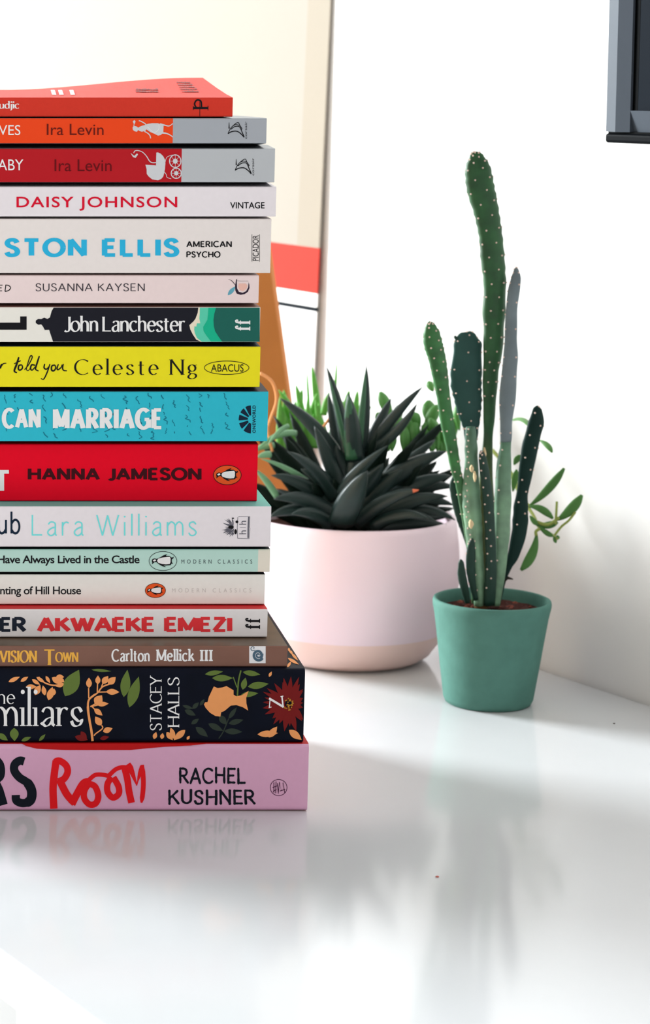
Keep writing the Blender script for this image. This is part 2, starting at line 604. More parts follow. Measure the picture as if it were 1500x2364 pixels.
def book(i, label, spine, front=None, back=None, hard=False, page=None, topfn=None, name=None):
    R = ROWS[i]
    Y, z0, z1, zt, zb = R['Y'], R['z0'], R['z1'], R['zt'], R['zb']
    x1 = R['xr']; x0 = x1 - R['L']; D = R['D']
    root = empty(name or ('hardback_book' if hard else 'paperback_book'), ((x0+x1)/2, Y + D/2, z0), label, 'book', 'books in the tall stack')
    R['root'] = root
    th = 0.0022 if hard else 0.0004
    r = 0.0022 if hard else 0.0007
    g = 0.0003
    # outer profile (y, z) from the fore-edge of the front board round the spine to the back board
    tops = z1 - g*0.2
    bots = z0 + g*0.2
    hin = 0.024
    P = [(Y+D, tops, 1), (Y+D*.5, tops, 1), (Y+hin, tops, 1)]
    for a in (90, 67, 45, 22, 0):
        P.append((Y + r - r*math.cos(math.radians(a)), zt - r + r*math.sin(math.radians(a)), 1 if a > 50 else 0))
    P.append((Y, zt - (zt-zb)*.5, 0))
    for a in (0, -22, -45, -67, -90):
        P.append((Y + r - r*math.cos(math.radians(a)), zb + r + r*math.sin(math.radians(a)), 2 if a < -50 else 0))
    P += [(Y+hin, bots, 2), (Y+D*.5, bots, 2), (Y+D, bots, 2)]
    n = len(P)
    # inner offset
    Q = []
    for k in range(n):
        a = P[max(0, k-1)]; b = P[min(n-1, k+1)]
        dy, dz = b[0]-a[0], b[1]-a[1]
        d = math.hypot(dy, dz)
        ny, nz = -dz/d, dy/d          # left of travel: inwards
        Q.append((P[k][0]+ny*th, P[k][1]+nz*th))
    nx = 24 if topfn else 1
    V, F, FM = [], [], []
    xs = [x0 + (x1-x0)*q/nx for q in range(nx+1)]
    def zz(x, y, z, k):
        if topfn and k <= 2:
            return z + topfn((x-x0)/(x1-x0), (y-Y)/D)
        return z
    for x in xs:
        for k, (y, z, _) in enumerate(P):
            V.append((x, y, zz(x, y, z, k)))
        for k, (y, z) in enumerate(Q):
            V.append((x, y, zz(x, y, z, k)))
    S = 2*n
    for q in range(nx):
        a, b = q*S, (q+1)*S
        for k in range(n-1):
            F.append((a+k, a+k+1, b+k+1, b+k)); FM.append(max(P[k][2], P[k+1][2]) if (P[k][2] and P[k+1][2]) else 0)
            F.append((a+n+k, b+n+k, b+n+k+1, a+n+k+1)); FM.append(3)
        F.append((a, b, b+n, a+n)); FM.append(3)
        F.append((a+n-1, a+2*n-1, b+2*n-1, b+n-1)); FM.append(3)
    for a in (0, nx*S):
        for k in range(n-1):
            F.append((a+k, a+n+k, a+n+k+1, a+k+1)); FM.append(3 if not hard else 0)
    front = front or spine
    back = back or front
    o = fixn(obj('cover', V, F, [spine, front, back, m_pagew if not hard else front], root, FM))
    # pages
    ins = 0.003 if hard else 0.0004
    yy0, yy1 = Y + th + 0.0012, Y + D - (0.004 if hard else 0.0006)
    zz0, zz1 = z0 + th + 0.0002, z1 - th - 0.0003
    pv, pf = [], []
    nn = 12 if topfn else 1
    for q in range(nn+1):
        x = x0 + ins + (x1-x0-2*ins)*q/nn
        for (y, z, tp) in ((yy0, max(zz0, zb+th), 0), (yy1, zz0, 0), (yy1, zz1, 1), (Y+hin, zz1, 1), (yy0, min(zz1, zt-th), 0)):
            if topfn and tp:
                z += topfn((x-x0)/(x1-x0), (y-Y)/D) - 0.0002
            pv.append((x, y, z))
    for q in range(nn):
        for k in range(5):
            a, b = q*5+k, q*5+(k+1) % 5
            pf.append((a, b, b+5, a+5))
    pf.append((0, 1, 2, 3, 4)); pf.append(tuple(nn*5+k for k in (4, 3, 2, 1, 0)))
    fixn(obj('page_block', pv, pf, page or m_page, root))
    return root

def bx(i, px):
    """photo x on the spine -> local x of the book"""
    R = ROWS[i]
    return atY(px, (R['t']+R['b'])/2, R['Y']).x - (R['xr'] - R['L']/2)

def ink(name, c, **k):
    return mat(name, c, noise=0.03, **k)
I_black = ink('black_ink', (18, 18, 22))
I_white = ink('white_ink', (238, 236, 234))
I_grey = ink('silver_grey_ink', (196, 198, 202))

# 1 -- thin orange-red paperback with a limp cover
o_red = mat('coral_red_cover', (198, 52, 38), rough=0.65, noise=0.05, nscale=900, spec=0.12, bump=0.15, bscale=1500)
def limp(u, v):
    q = min(1.0, max(0.0, (u-0.48)/0.5))
    return 0.0100*(0.38 + 0.62*q*q*(3-2*q))*max(0, v)**1.15
B = book(0, 'thin coral-red paperback lying on top of the book stack', o_red, topfn=limp)
Y = ROWS[0]['Y']
stroke_text('udjic', (-2, 233.5, 44.5, 255), .17, .06, serif=.07, track=.12).build('author_lettering', I_white, B, Y)
a = Art()
a.ribbon([(446, 249.5), (480, 249.5)], 5)
a.ribbon(spl([(453, 249), (449, 240), (453, 232), (459, 231), (464, 235), (465, 248)]), [1.5]+[3.5]*23+[4.5]*6+[3]*1 if False else 3.6)
a.ribbon([(446, 245), (446, 254)], 1.6); a.ribbon([(480, 244), (480, 255)], 1.6)
a.ribbon([(461, 231), (461, 268.5)], 1.2)
a.build('publisher_emblem', I_black, B, Y)
def on_cover(px, py, e):
    """point of the limp cover that lies under a photo pixel"""
    R = ROWS[0]
    best = None
    for k in range(60):
        w = k/59
        y = R['Y'] + w*R['D']
        p = atY(px, py, y)
        zc_ = R['z1'] + limp((p.x - (R['xr']-R['L']))/R['L'], w)
        if best is None or abs(p.z - zc_) < best[0]:
            best = (abs(p.z - zc_), Vector((p.x, y, zc_ + e + 0.0002)))
    return best[1]
a = Art()
rr = random.Random(3)
def cover_word(a, x0, x1, y0, y1, lean, n):
    for k in range(n):
        xx = x0 + (x1-x0)*(k+.5)/n
        w = (x1-x0)/n*.85
        a.poly([(xx-w/2+lean, y0+rr.uniform(0, 2)), (xx+w/2+lean, y0+rr.uniform(0, 2)), (xx+w/2, y1), (xx-w/2, y1)])
for k in range(5):
    cover_word(a, 408+k*3, 440+k*5, 189+k*5.2, 192.4+k*5.2, -1.5, 7)
for k in range(2):
    cover_word(a, 314, 366, 205+k*5, 208.6+k*5, -2, 8)
a.build('title_lettering', ink('cover_ink_brown', (120, 42, 38)), B, Y, fn=on_cover)
a = Art()
for x in (117, 134, 160):
    a.poly([(x, 209), (x+9, 209), (x+13, 220), (x+3, 220)])
a.build('cover_lettering', I_white, B, Y, fn=on_cover)

# 2, 3 -- pair with grey ends
greyc = (158, 163, 170)
s2 = bands('orange_and_grey_spine', 0, [(-1, (226, 66, 22)), (bx(1, 399), greyc)])
B = book(1, 'orange paperback with a grey spine end, second from the top of the stack', s2, front=mat('silver_cover', (120, 125, 132), rough=0.35))
Y = ROWS[1]['Y']
sans('VES', (-3, 288.5, 47, 312)).build('title_lettering', I_white, B, Y)
sans('Ira Levin', (108, 286, 239, 312)).build('author_lettering', ink('brown_ink', (98, 22, 14)), B, Y)
def Zm(ox, oy, s):
    return lambda pts: [(ox + p[0]/s, oy + p[1]/s) for p in pts]
z = Zm(290, 260, 4.286)
a = Art()
a.poly(z([(68,150),(75,135),(92,132),(110,138),(124,150),(138,140),(160,130),(185,125),(215,112),(260,105),(320,105),(375,125),(372,200),(345,222),(320,228),(290,212),(240,190),(205,165),(195,180),(160,190),(138,182),(122,172),(112,190),(90,185),(72,172)]))
a.poly(z([(70,85),(85,74),(98,84),(94,102),(84,118),(76,104)]))
a.ribbon(z(spl([(84,115),(80,128),(95,140)])), 1.6)
a.ribbon(z(spl([(130,80),(150,85),(190,108),(205,125)])), 2.4)
a.ribbon(z(spl([(185,185),(220,205),(240,228),(247,255)])), 2.4)
a.ribbon(z(spl([(340,112),(390,125),(430,132),(467,108)])), [3.4]*6+[2.6]*6+[2.0]*7)
a.ribbon(z(spl([(350,200),(400,205),(440,222),(467,242)])), [3.6]*6+[2.8]*6+[2.2]*7)
a.build('figure_print', I_grey, B, Y)
a = Art()
a.ribbon(z(spl([(325,108),(330,150),(310,185),(270,192),(215,140)])), 0.9)
a.build('apron_outline', I_white, B, Y)
def sails(dx, dy, z):
    a = Art()
    s = lambda pts: z([(p[0]+dx, p[1]+dy) for p in pts])
    a.ribbon(s([(1023, 97), (1023, 158)]), [1.0, 2.8])
    a.ribbon(s(spl([(1012, 210), (1035, 160), (1075, 118), (1112, 98), (1128, 125), (1150, 160), (1140, 165)])), 1.7)
    a.ribbon(s(spl([(1012, 208), (1050, 188), (1100, 185), (1140, 210), (1172, 245)])), 2.2)
    a.ribbon(s(spl([(1040, 165), (1080, 138), (1125, 140), (1150, 190), (1172, 240)])), 2.0)
    a.ribbon(s(spl([(1060, 130), (1095, 118), (1128, 128)])), 1.4)
    q = s([(1178, 88), (1200, 260)])
    sans('corsair', (q[0][0], q[0][1], q[1][0], q[1][1]), rot=90, art=a)
    return a
sails(0, 0, z).build('publisher_emblem', I_black, B, Y)

s3 = bands('red_and_grey_spine', 0, [(-1, (172, 20, 30)), (bx(2, 419), (176, 180, 184))])
B = book(2, 'dark red paperback with a grey spine end and a white pram print', s3, front=mat('silver_cover', (120, 125, 132)))
Y = ROWS[2]['Y']
sans('ABY', (-5, 368, 54, 393)).build('title_lettering', I_white, B, Y)
sans('Ira Levin', (126, 368, 257.5, 395.5)).build('author_lettering', ink('maroon_ink', (96, 8, 16)), B, Y)
a = Art()
a.poly(z([(303,396),(318,393),(345,405),(372,432),(388,465),(393,500),(388,560),(380,600),(372,632),(352,655),(320,670),(262,660),(225,630),(208,605),(207,560),(195,515),(300,522)]))
a.ribbon(z(spl([(300,495),(262,495),(235,478),(205,430),(165,390),(120,375),(90,380),(80,400)])), [2.2]*18+[1.9]*24+[1.2])
a.poly(z([(48,398),(85,428),(112,403),(122,415),(98,448),(72,440)]))
for (cx, cy, rx, ry) in ((490, 480, 56, 62), (500, 600, 50, 50)):
    q = z([(cx, cy)])[0]
    a.ring(q[0], q[1], rx/4.286, ry/4.286, 2.3)
    a.ellipse(q[0], q[1], rx/4.286*.42, ry/4.286*.42, 0, 16)
    for k in range(8):
        an = k*math.pi/4
        a.ribbon([(q[0], q[1]), (q[0]+math.cos(an)*rx/4.286, q[1]+math.sin(an)*ry/4.286)], 0.8)
a.ribbon(z(spl([(390,490),(405,445),(440,425),(480,418)])), 1.2)
a.ribbon(z(spl([(380,585),(400,610),(410,640),(450,655)])), 1.4)
a.build('pram_print', I_grey, B, Y)
sails(70, 362, z).build('publisher_emblem', I_black, B, Y)

# 4
w4 = mat('cool_white_cover', (222, 216, 220), rough=0.45, noise=0.03)
B = book(3, 'white paperback with crimson capital lettering on its spine', w4, front=mat('cool_white_cover', (222, 216, 220)))
Y = ROWS[3]['Y']
sans('DAISY JOHNSON', (38, 454, 409, 486.5), bold=.012, track=1.12).build('author_lettering', ink('crimson_ink', (204, 14, 46)), B, Y)
sans('VINTAGE', (531, 466.5, 610.5, 481.5), bold=.012).build('publisher_lettering', I_black, B, Y)

# 5
w5 = mat('warm_white_cover', (222, 215, 212), rough=0.5, noise=0.03)
B = book(4, 'thick white paperback with bold sky-blue capitals on its spine', w5)
Y = ROWS[4]['Y']
stroke_text('STON ELLIS', (10, 549, 414, 594), .25, .22, track=.3, space=.55, wx=.95).build('author_lettering', ink('sky_blue_ink', (42, 170, 212)), B, Y)
a = stroke_text('AMERICAN', (430, 556, 535, 571), .2, .18, track=.22)
stroke_text('PSYCHO', (430, 580, 509, 595), .2, .18, track=.22, art=a)
a.build('title_lettering', I_black, B, Y)
a = sans('PICADOR', (583, 543, 597, 602), rot=90)
a.ribbon([(581.5, 541), (581.5, 604)], 1.0)
a.ribbon([(599, 541), (599, 604)], 1.0)
a.build('publisher_lettering', I_black, B, Y)

# 6
B = book(5, 'slim pale pink paperback with a small fruit emblem on its spine', mat('blush_cover', (224, 206, 205), rough=0.5, noise=0.03))
Y = ROWS[5]['Y']
z = Zm(0, 500, 2.0833)
a = Art()
a.ribbon(z([(-12, 330), (-18, 358)]), 2); a.ribbon(z([(-12, 330), (12, 330)]), 1.8); a.ribbon(z([(-14, 343), (8, 343)]), 1.8); a.ribbon(z([(-18, 358), (10, 357)]), 1.8)
a.ribbon(z([(28, 328), (24, 360)]), 2); a.ribbon(z(spl([(26, 329), (42, 332), (51, 342), (42, 355), (24, 360)])), 2)
a.build('title_lettering', I_black, B, Y)
stroke_text('SUSANNA KAYSEN', (82, 654, 334, 672.5), .115, .10, track=.22, space=.42).build('author_lettering', ink('charcoal_ink', (60, 55, 62)), B, Y)
z = Zm(400, 620, 6.25)
a = Art()
a.poly(z([(905,160),(920,148),(915,200),(920,290),(945,335),(1000,350),(1050,325),(1080,270),(1085,200),(1078,175),(1095,230),(1098,280),(1075,335),(1030,368),(970,378),(915,362),(895,320),(890,250)]))
a.ribbon(z(spl([(795,158),(840,175),(890,232)])), [.8]*6+[1.4]*7)
a.ribbon(z(spl([(920,175),(980,180),(1080,180)])), 0.5)
a.build('publisher_emblem', ink('dark_plum_ink', (48, 36, 52)), B, Y)
Art().leaf(*z([(785, 385)])[0], *z([(900, 255)])[0], 9.5).build('emblem_leaf', ink('leaf_blue_ink', (96, 158, 176)), B, Y)
Art().poly(z([(945,215),(1040,215),(1070,240),(1055,290),(1005,325),(960,310),(935,265)])).build('emblem_blush', ink('peach_ink', (224, 178, 165)), B, Y)

# 7
s7 = mat('ivory_spine', (226, 222, 214), rough=0.4, noise=0.02)
B = book(6, 'paperback with a black and green painted spine and white serif name', s7, front=mat('pale_brown_cover', (150, 115, 105)))
Y = ROWS[6]['Y']
R = ROWS[6]
ty, by = R['t']+1.2, R['b']-1.2
z = Zm(0, 500, 2.0833)
a = Art()
zt_, zb_ = (ty-500)*2.0833, (by-500)*2.0833
a.poly(z([(258,zt_),(248,455),(240,485),(228,492),(212,486),(198,493),(184,492),(172,500),(172,512),(184,520),(198,518),(206,528),(215,545),(236,544),(246,575),(255,zb_),(965,zb_),(930,570),(912,520),(945,490),(960,zt_)]))
a.build('black_print', ink('blue_black_ink', (24, 25, 34)), B, Y)
Art().poly(z([(-5,510),(97,510),(97,480),(128,480),(128,544),(-5,544)])).build('title_lettering', I_black, B, Y)
z2 = Zm(400, 620, 6.25)
t2, b2 = (ty-620)*6.25, (by-620)*6.25
Art().poly(z2([(360,t2),(350,640),(320,720),(270,790),(230,815),(245,880),(280,950),(330,1025),(400,b2),(600,b2),(600,t2)]), 1).build('cream_wave_print', ink('cream_ink', (224, 214, 192)), B, Y)
Art().poly(z2([(382,t2),(380,660),(375,720),(388,790),(340,790),(330,840),(305,830),(300,880),(310,930),(340,1000),(410,b2),(640,b2),(640,t2)]), 2).build('aqua_wave_print', ink('aqua_ink', (86, 194, 164)), B, Y)
Art().poly(z2([(505,t2),(500,650),(490,740),(430,840),(435,900),(480,970),(545,b2),(720,b2),(720,t2)]), 3).build('jade_wave_print', ink('jade_ink', (22, 170, 132)), B, Y)
re_ = (R['r']-1-400)*6.25
Art().poly(z2([(615,t2),(590,650),(578,740),(582,820),(600,900),(650,980),(705,b2),(re_,b2),(re_,t2)]), 4).build('green_print', ink('bottle_green_ink', (28, 92, 82)), B, Y)
stroke_text('John Lanchester', (148, 729, 427, 767), .175, .05, serif=.045, track=.1, space=.26, lay=1, wx=1.12, xh=.7).build('author_lettering', I_white, B, Y)
def ff(x0, y0, x1, y1, lay=0):
    """two joined letters f lying on their backs, feet to the right"""
    A = Art()
    for k in (0.26, 0.82):
        A.ribbon([(.34, k), (.96, k)], .2)
        A.ribbon([(.97, k-.19), (.97, k+.17)], .07)
        A.ribbon([(.36, k-.2), (.36, k+.17)], .06)
        A.ribbon(spl([(.36, k), (.2, k-.02), (.07, k-.07), (.05, k-.2), (.14, k-.26)]), [.2]*6+[.16]*6+[.1]*6+[.08]*7)
        A.ellipse(.15, k-.21, .07, .08, 0, 14)
    out = Art()
    for P, l in A.polys:
        out.polys.append(([(x0+p[0]*(x1-x0), y0+p[1]*(y1-y0)) for p in P], lay))
    return out
ff(542, 738, 577, 763, 5).build('publisher_emblem', I_white, B, Y)

# 8
B = book(7, 'bright yellow paperback in the middle of the book stack', mat('yellow_cover', (236, 213, 30), rough=0.5, noise=0.04, nscale=300), front=mat('ink_blue_cover', (30, 50, 66)))
Y = ROWS[7]['Y']
z = Zm(0, 790, 5.0)
a = Art()
def S(pts, w, a=a):
    p = z(spl(pts))
    n = len(p)
    a.ribbon(p, [w*(.65+.35*math.sin(math.pi*min(1, .15+i/n))) for i in range(n)], 0, True)
S([(215,180),(190,260),(165,330),(190,350)], 4.6)
S([(165,248),(235,215)], 2.4)
S([(245,262),(218,270),(212,310),(232,322),(258,300),(255,268),(240,260)], 3.6)
S([(285,315),(330,260),(372,175),(352,158),(325,230),(305,310),(325,328),(348,300)], 2.6)
S([(400,265),(365,262),(352,305),(372,322),(405,285)], 3.6)
S([(452,165),(425,250),(410,310),(440,330)], 3.8)
S([(515,255),(508,295),(535,312),(560,285)], 3.4)
S([(575,255),(545,345),(505,425),(475,420)], 3.0)
S([(625,265),(598,275),(595,320),(620,330),(642,300),(635,268),(622,262)], 3.6)
S([(672,258),(658,300),(670,318),(705,290),(715,262)], 3.2)
S([(730,255),(722,300),(735,325),(768,330)], 3.2)
S([(-5,300),(20,255),(8,300)], 3.4)
S([(8,290),(35,250),(70,242)], 2.6)
a.build('title_lettering', I_black, B, Y)
stroke_text('Celeste Ng', (171, 828, 455, 875), .115, .022, serif=.075, track=.26, space=.44, sthin=.03, pen=8).build('author_lettering', I_black, B, Y)
a = Art().ring(523, 849, 51.5, 15.6, 1.5)
sans('ABACUS', (487, 841, 562, 858), art=a)
a.build('publisher_emblem', I_black, B, Y)

# 9
B = book(8, 'turquoise paperback with white capitals and faint handwriting on its spine', mat('turquoise_cover', (44, 176, 196), rough=0.5, noise=0.04), front=mat('dark_plum_cover', (52, 44, 50)))
Y = ROWS[8]['Y']
a = Art()
rr = random.Random(11)
for c in range(19):
    x = 10 + c*28 + rr.uniform(-5, 5)
    y = 906 + rr.uniform(0, 10)
    xx = x
    while y < 1012:
        hgt = rr.uniform(6, 22)
        if rr.random() < .72 and y + hgt < 1016:
            pts = []
            k = 0
            while k <= hgt:
                pts.append((xx + (k*.42 if rr.random() < .8 else 0) + rr.uniform(-3.2, 3.2), y + k))
                k += rr.uniform(2.2, 4.5)
            if len(pts) > 1:
                a.ribbon(spl(pts, 3), rr.uniform(1.3, 2.4))
        y += hgt + rr.uniform(2, 12)
        xx += rr.uniform(-1, 4)
        if xx > x + 16: xx = x
a.build('handwriting_print', ink('teal_ink', (22, 112, 134)), B, Y)
a = stroke_text('CAN', (4, 941, 94, 990), .215, .18, track=.2, wx=.62, lay=1)
stroke_text('MARRIAGE', (122, 941, 372, 992), .215, .18, track=.2, wx=.62, lay=1, art=a)
a.build('title_lettering', I_white, B, Y)
a = Art()
z = Zm(440, 900, 6.565)
for (a0, a1) in ((92, 118), (127, 150), (160, 184), (196, 222), (232, 268)):
    pts = []
    for k in range(6):
        t = math.radians(a0+(a1-a0)*k/5)
        pts.append((918+190*math.cos(t), 448-212*math.sin(t)))
    for k in range(5, -1, -1):
        t = math.radians(a0+(a1-a0)*k/5)
        pts.append((918+52*math.cos(t), 448-62*math.sin(t)))
    a.poly(z(pts))
sans('ONEWORLD', (582.5, 936, 590, 999.5), bold=.02, track=1.1, rot=90, art=a)
a.build('publisher_emblem', ink('navy_ink', (16, 34, 54)), B, Y)

# penguin-in-an-oval emblem
def bird(B, Y, cx, cy, rx, ry, fill, line_w):
    nm = lambda pts: [(cx + (p[0]-557)/213.0*rx, cy + (p[1]-1292)/150.0*ry) for p in pts]
    if fill:
        Art().ellipse(cx, cy, rx, ry).build('emblem_oval', fill, B, Y)
    a = Art()
    a.ring(cx, cy, rx, ry, line_w, 1)
    a.poly(nm([(385,1290),(395,1262),(430,1252),(462,1260),(520,1232),(560,1205),(622,1183),(600,1213),(655,1212),(695,1240),(722,1222),(716,1252),(692,1264),(692,1310),(716,1338),(690,1332),(672,1357),(600,1362),(565,1358),(605,1387),(550,1376),(500,1345),(455,1308),(425,1312),(388,1345),(392,1312)]), 1)
    a.build('publisher_emblem', I_black, B, Y)
    a = Art()
    a.poly(nm([(466,1288),(482,1256),(540,1238),(620,1228),(662,1226),(674,1250),(673,1310),(658,1340),(600,1344),(540,1338),(482,1318)]), 2)
    a.poly(nm([(400,1284),(428,1264),(446,1268),(450,1288),(418,1300)]), 2)
    a.build('emblem_bird', I_white, B, Y)

# 10
B = book(9, 'thick bright red paperback with dark capital lettering', mat('bright_red_cover', (226, 0, 34), rough=0.6, noise=0.04, spec=0.1))
Y = ROWS[9]['Y']
a = Art().poly([(-14, 1085), (20.5, 1085), (20.5, 1093.5), (9.5, 1093.5), (9.5, 1133), (-1, 1133), (-1, 1093.5), (-14, 1093.5)])
a.build('title_lettering', I_white, B, Y)
stroke_text('HANNA JAMESON', (64, 1079, 465, 1110), .25, .23, track=.24, space=.46).build('author_lettering', ink('oxblood_ink', (58, 8, 18)), B, Y)
bird(B, Y, 524.5, 1096.5, 32, 22.5, ink('orange_ink', (222, 84, 34)), 1.4)

# 11
B = book(10, 'white paperback with thin turquoise lettering and a turquoise front cover', mat('cool_white_cover', (222, 216, 220)), front=mat('sea_green_cover', (92, 182, 172), rough=0.4))
Y = ROWS[10]['Y']
stroke_text('ub', (-5, 1181, 47, 1234), .115, .115, track=.22).build('title_lettering', ink('navy_ink', (16, 34, 54)), B, Y)
stroke_text('Lara Williams', (73, 1186, 454, 1238), .07, .07, track=.24, space=.42).build('author_lettering', ink('bright_aqua_ink', (112, 214, 214)), B, Y)
z = Zm(440, 900, 6.565)
a = Art()
a.ribbon(z([(722,1920),(898,1920),(890,2080),(898,2100),(885,2255),(712,2250)]), 1.1)
a.ribbon(z([(880,1925),(872,2080),(870,2245)]), 3.2)
a.ribbon(z([(715,1930),(705,2080),(712,2250)]), 1.1)
a.ribbon(z([(745,2085),(835,2085)]), .7)
for yy in (1985, 2130):
    q = z([(735, yy), (840, yy+58)])
    sans('h', (q[0][0], q[0][1], q[1][0], q[1][1]), rot=90, art=a)
rr = random.Random(5)
for k in range(46):
    an = rr.uniform(100, 262)
    r0, r1 = rr.uniform(10, 90), rr.uniform(110, 205)
    t = math.radians(an)
    p0 = (660+r0*math.cos(t)*.9, 2085-r0*math.sin(t))
    p1 = (660+r1*math.cos(t+rr.uniform(-.15, .15)), 2085-r1*math.sin(t)*.82)
    q = z([p0, p1])
    a.leaf(q[0][0], q[0][1], q[1][0], q[1][1], rr.uniform(1.2, 2.6))
a.build('publisher_emblem', ink('engraving_grey_ink', (92, 92, 102)), B, Y)
a = Art()
for (x, y, rx, ry) in ((640, 1945, 18, 10), (610, 2080, 42, 26), (680, 2150, 20, 40), (700, 2000, 22, 20)):
    q = z([(x, y)])[0]
    a.ellipse(q[0], q[1], rx/6.565, ry/6.565, 1, 16)
a.build('emblem_foliage', I_black, B, Y)

# 12
s12 = bands('mint_and_cream_spine', 0, [(-1, (178, 212, 202)), (bx(11, 595.5), (222, 216, 202))])
B = book(11, 'slim mint-green paperback with a cream spine end', s12, front=mat('black_cover', (30, 34, 38)))
Y = ROWS[11]['Y']
sans('Have Always Lived in the Castle', (-6, 1282, 322, 1306), bold=.014, track=.92).build('title_lettering', I_black, B, Y)
bird(B, Y, 376, 1295, 32, 22, None, 1.1)
sans('MODERN CLASSICS', (418.5, 1291.5, 582, 1301), track=1.9).build('series_lettering', ink('slate_ink', (70, 84, 88)), B, Y)

# 13
B = book(12, 'cream paperback with a small orange oval emblem, under the slim mint-green one', mat('cream_cover', (230, 224, 218), rough=0.5, noise=0.03), front=mat('black_cover', (30, 34, 38)))
Y = ROWS[12]['Y']
sans('unting of Hill House', (-12, 1353.5, 187, 1378), bold=.012, track=.94).build('title_lettering', I_black, B, Y)
bird(B, Y, 358.5, 1363, 23.5, 16.5, ink('orange_ink', (222, 84, 34)), 1.0)
sans('MODERN CLASSICS', (397, 1358, 580, 1367.5), track=1.9).build('series_lettering', ink('pale_grey_ink', (196, 192, 188)), B, Y)

# 14
B = book(13, 'white paperback with bold red and navy capitals and a red front cover', mat('off_white_cover', (220, 216, 216), rough=0.45, noise=0.03), front=mat('scarlet_cover', (196, 24, 30), rough=0.45))
Y = ROWS[13]['Y']
stroke_text('ER', (-2, 1424, 61, 1459), .30, .22, track=.22, wx=1.15).build('title_lettering', ink('midnight_ink', (28, 34, 48)), B, Y)
stroke_text('AKWAEKE EMEZI', (85, 1424, 536, 1459), .30, .22, track=.2, space=.5, wx=1.1).build('author_lettering', ink('tomato_ink', (216, 52, 58)), B, Y)
ff(566, 1427, 600, 1452).build('publisher_emblem', I_black, B, Y)

# 15
b15 = mat('brown_cover', (122, 88, 76), rough=0.45, noise=0.12, nscale=60)
B = book(14, 'glossy brown paperback with a small square white emblem', b15, front=mat('dark_olive_brown_cover', (92, 76, 60), rough=0.3, noise=0.5, nscale=45))
Y = ROWS[14]['Y']
z = Zm(0, 1240, 2.0833)
I_gold = ink('amber_ink', (238, 168, 72))
a = stroke_text('EVISION', (-16, 1501, 85.5, 1530), .2, .07, serif=.05, track=.16, wx=.8)
stroke_text('T', (102, 1499, 126, 1535), .2, .07, serif=.06, art=a)
stroke_text('OWN', (127, 1505, 181, 1529), .2, .08, serif=.05, track=.14, wx=.8, art=a)
a.build('title_lettering', I_gold, B, Y)
a = stroke_text('Carlton', (257, 1498, 345.5, 1528), .17, .10, serif=.08, track=.16, wx=.85)
stroke_text('Mellick', (360, 1498, 449, 1527), .17, .10, serif=.08, track=.16, wx=.85, art=a)
stroke_text('III', (461, 1500, 491, 1526), .2, .12, serif=.1, track=.28, art=a)
a.build('author_lettering', I_white, B, Y)
Art().poly([(575, 1491.5), (613, 1491.5), (613, 1531), (575, 1531)]).build('emblem_ground', ink('pale_ground_ink', (222, 222, 226)), B, Y)
z = Zm(560, 1380, 7.5)
a = Art()
pts = [(270+95*(1-k/46)*math.cos(k*.28+.6)+0, 990+98*(1-k/46)*math.sin(k*.28+.6)) for k in range(44)]
a.ribbon(z(pts), [4.2]+[6]*20+[4]*23, 1)
a.ribbon(z(spl([(215,905),(165,915),(140,880),(160,848),(195,855),(190,885)])), 1.6, 1)
a.leaf(*z([(300, 1085)])[0], *z([(360, 960)])[0], 5, 1)
a.build('publisher_emblem', ink('petrol_ink', (74, 98, 116)), B, Y)

# 16 floral hardback
b16 = mat('midnight_floral_jacket', (7, 12, 26), spec=0.08, rough=0.45, noise=0.5, nscale=90)
B = book(15, 'dark navy hardback with orange leaves, a red flower and a gold fish', b16, hard=True)
Y = ROWS[15]['Y']
R = ROWS[15]
za = Zm(0, 1540, 4.1667)
zb2 = Zm(340, 1540, 3.947)
def L(a, zf, x0, y0, x1, y1, w, s, lay=0):
    p = zf([(x0, y0), (x1, y1)])
    a.leaf(p[0][0], p[0][1], p[1][0], p[1][1], w/s, lay)
g = Art(); g2 = Art(); dg = Art(); og = Art(); og2 = Art(); rd = Art(); rl = Art()
for q in ((625,280,760,25,150),(1190,288,1225,25,95),(1243,388,1335,90,105),(-20,640,75,705,55),(135,585,140,712,85),(205,710,300,672,38),(375,710,437,645,32),(880,25,1070,40,28)):
    L(g, za, *q, 4.1667)
for q in ((525,65,690,40,45),(590,100,780,100,60),(870,45,1030,68,50),(868,205,895,95,55),(915,178,1105,152,65),(850,255,1010,238,50)):
    L(g2, zb2, *q, 3.947)
g2.ribbon(zb2(spl([(852,30),(830,130),(820,262)])), 3.4); g2.ribbon(zb2([(782,90),(816,185)]), 2.4)
for q in ((555,515,690,580,55),(655,440,722,525,60),(740,515,875,480,50),(700,582,865,590,55),(440,545,552,635,60),(410,380,470,320,40),(340,390,440,440,50),(740,470,815,365,40),(400,520,470,470,40),(480,350,520,290,30),(320,350,420,380,30)):
    L(dg, zb2, *q, 3.947)
dg.ribbon(zb2(spl([(650,650),(690,590),(740,470)])), 2.4)
for q in ((82,142,192,92,40),(198,138,272,92,36),(248,190,352,188,48),(335,268,388,170,62),(308,118,385,170,36),(432,272,412,175,46),(350,95,432,150,34),(440,85,482,155,32),(466,318,505,190,66),(516,272,520,205,40),(498,100,600,160,60),(615,160,535,185,46),(540,90,617,95,44),(575,110,617,145,40)):
    L(og, za, *q, 4.1667)
og.ribbon(za(spl([(370,95),(430,150),(520,175),(610,160)])), 3.4)
og.ribbon(za(spl([(890,712),(880,620),(862,520),(846,400),(852,320),(890,280),(940,245),(985,190),(1060,160)])), [5.5]*20+[4.5]*14+[3.4]*15)
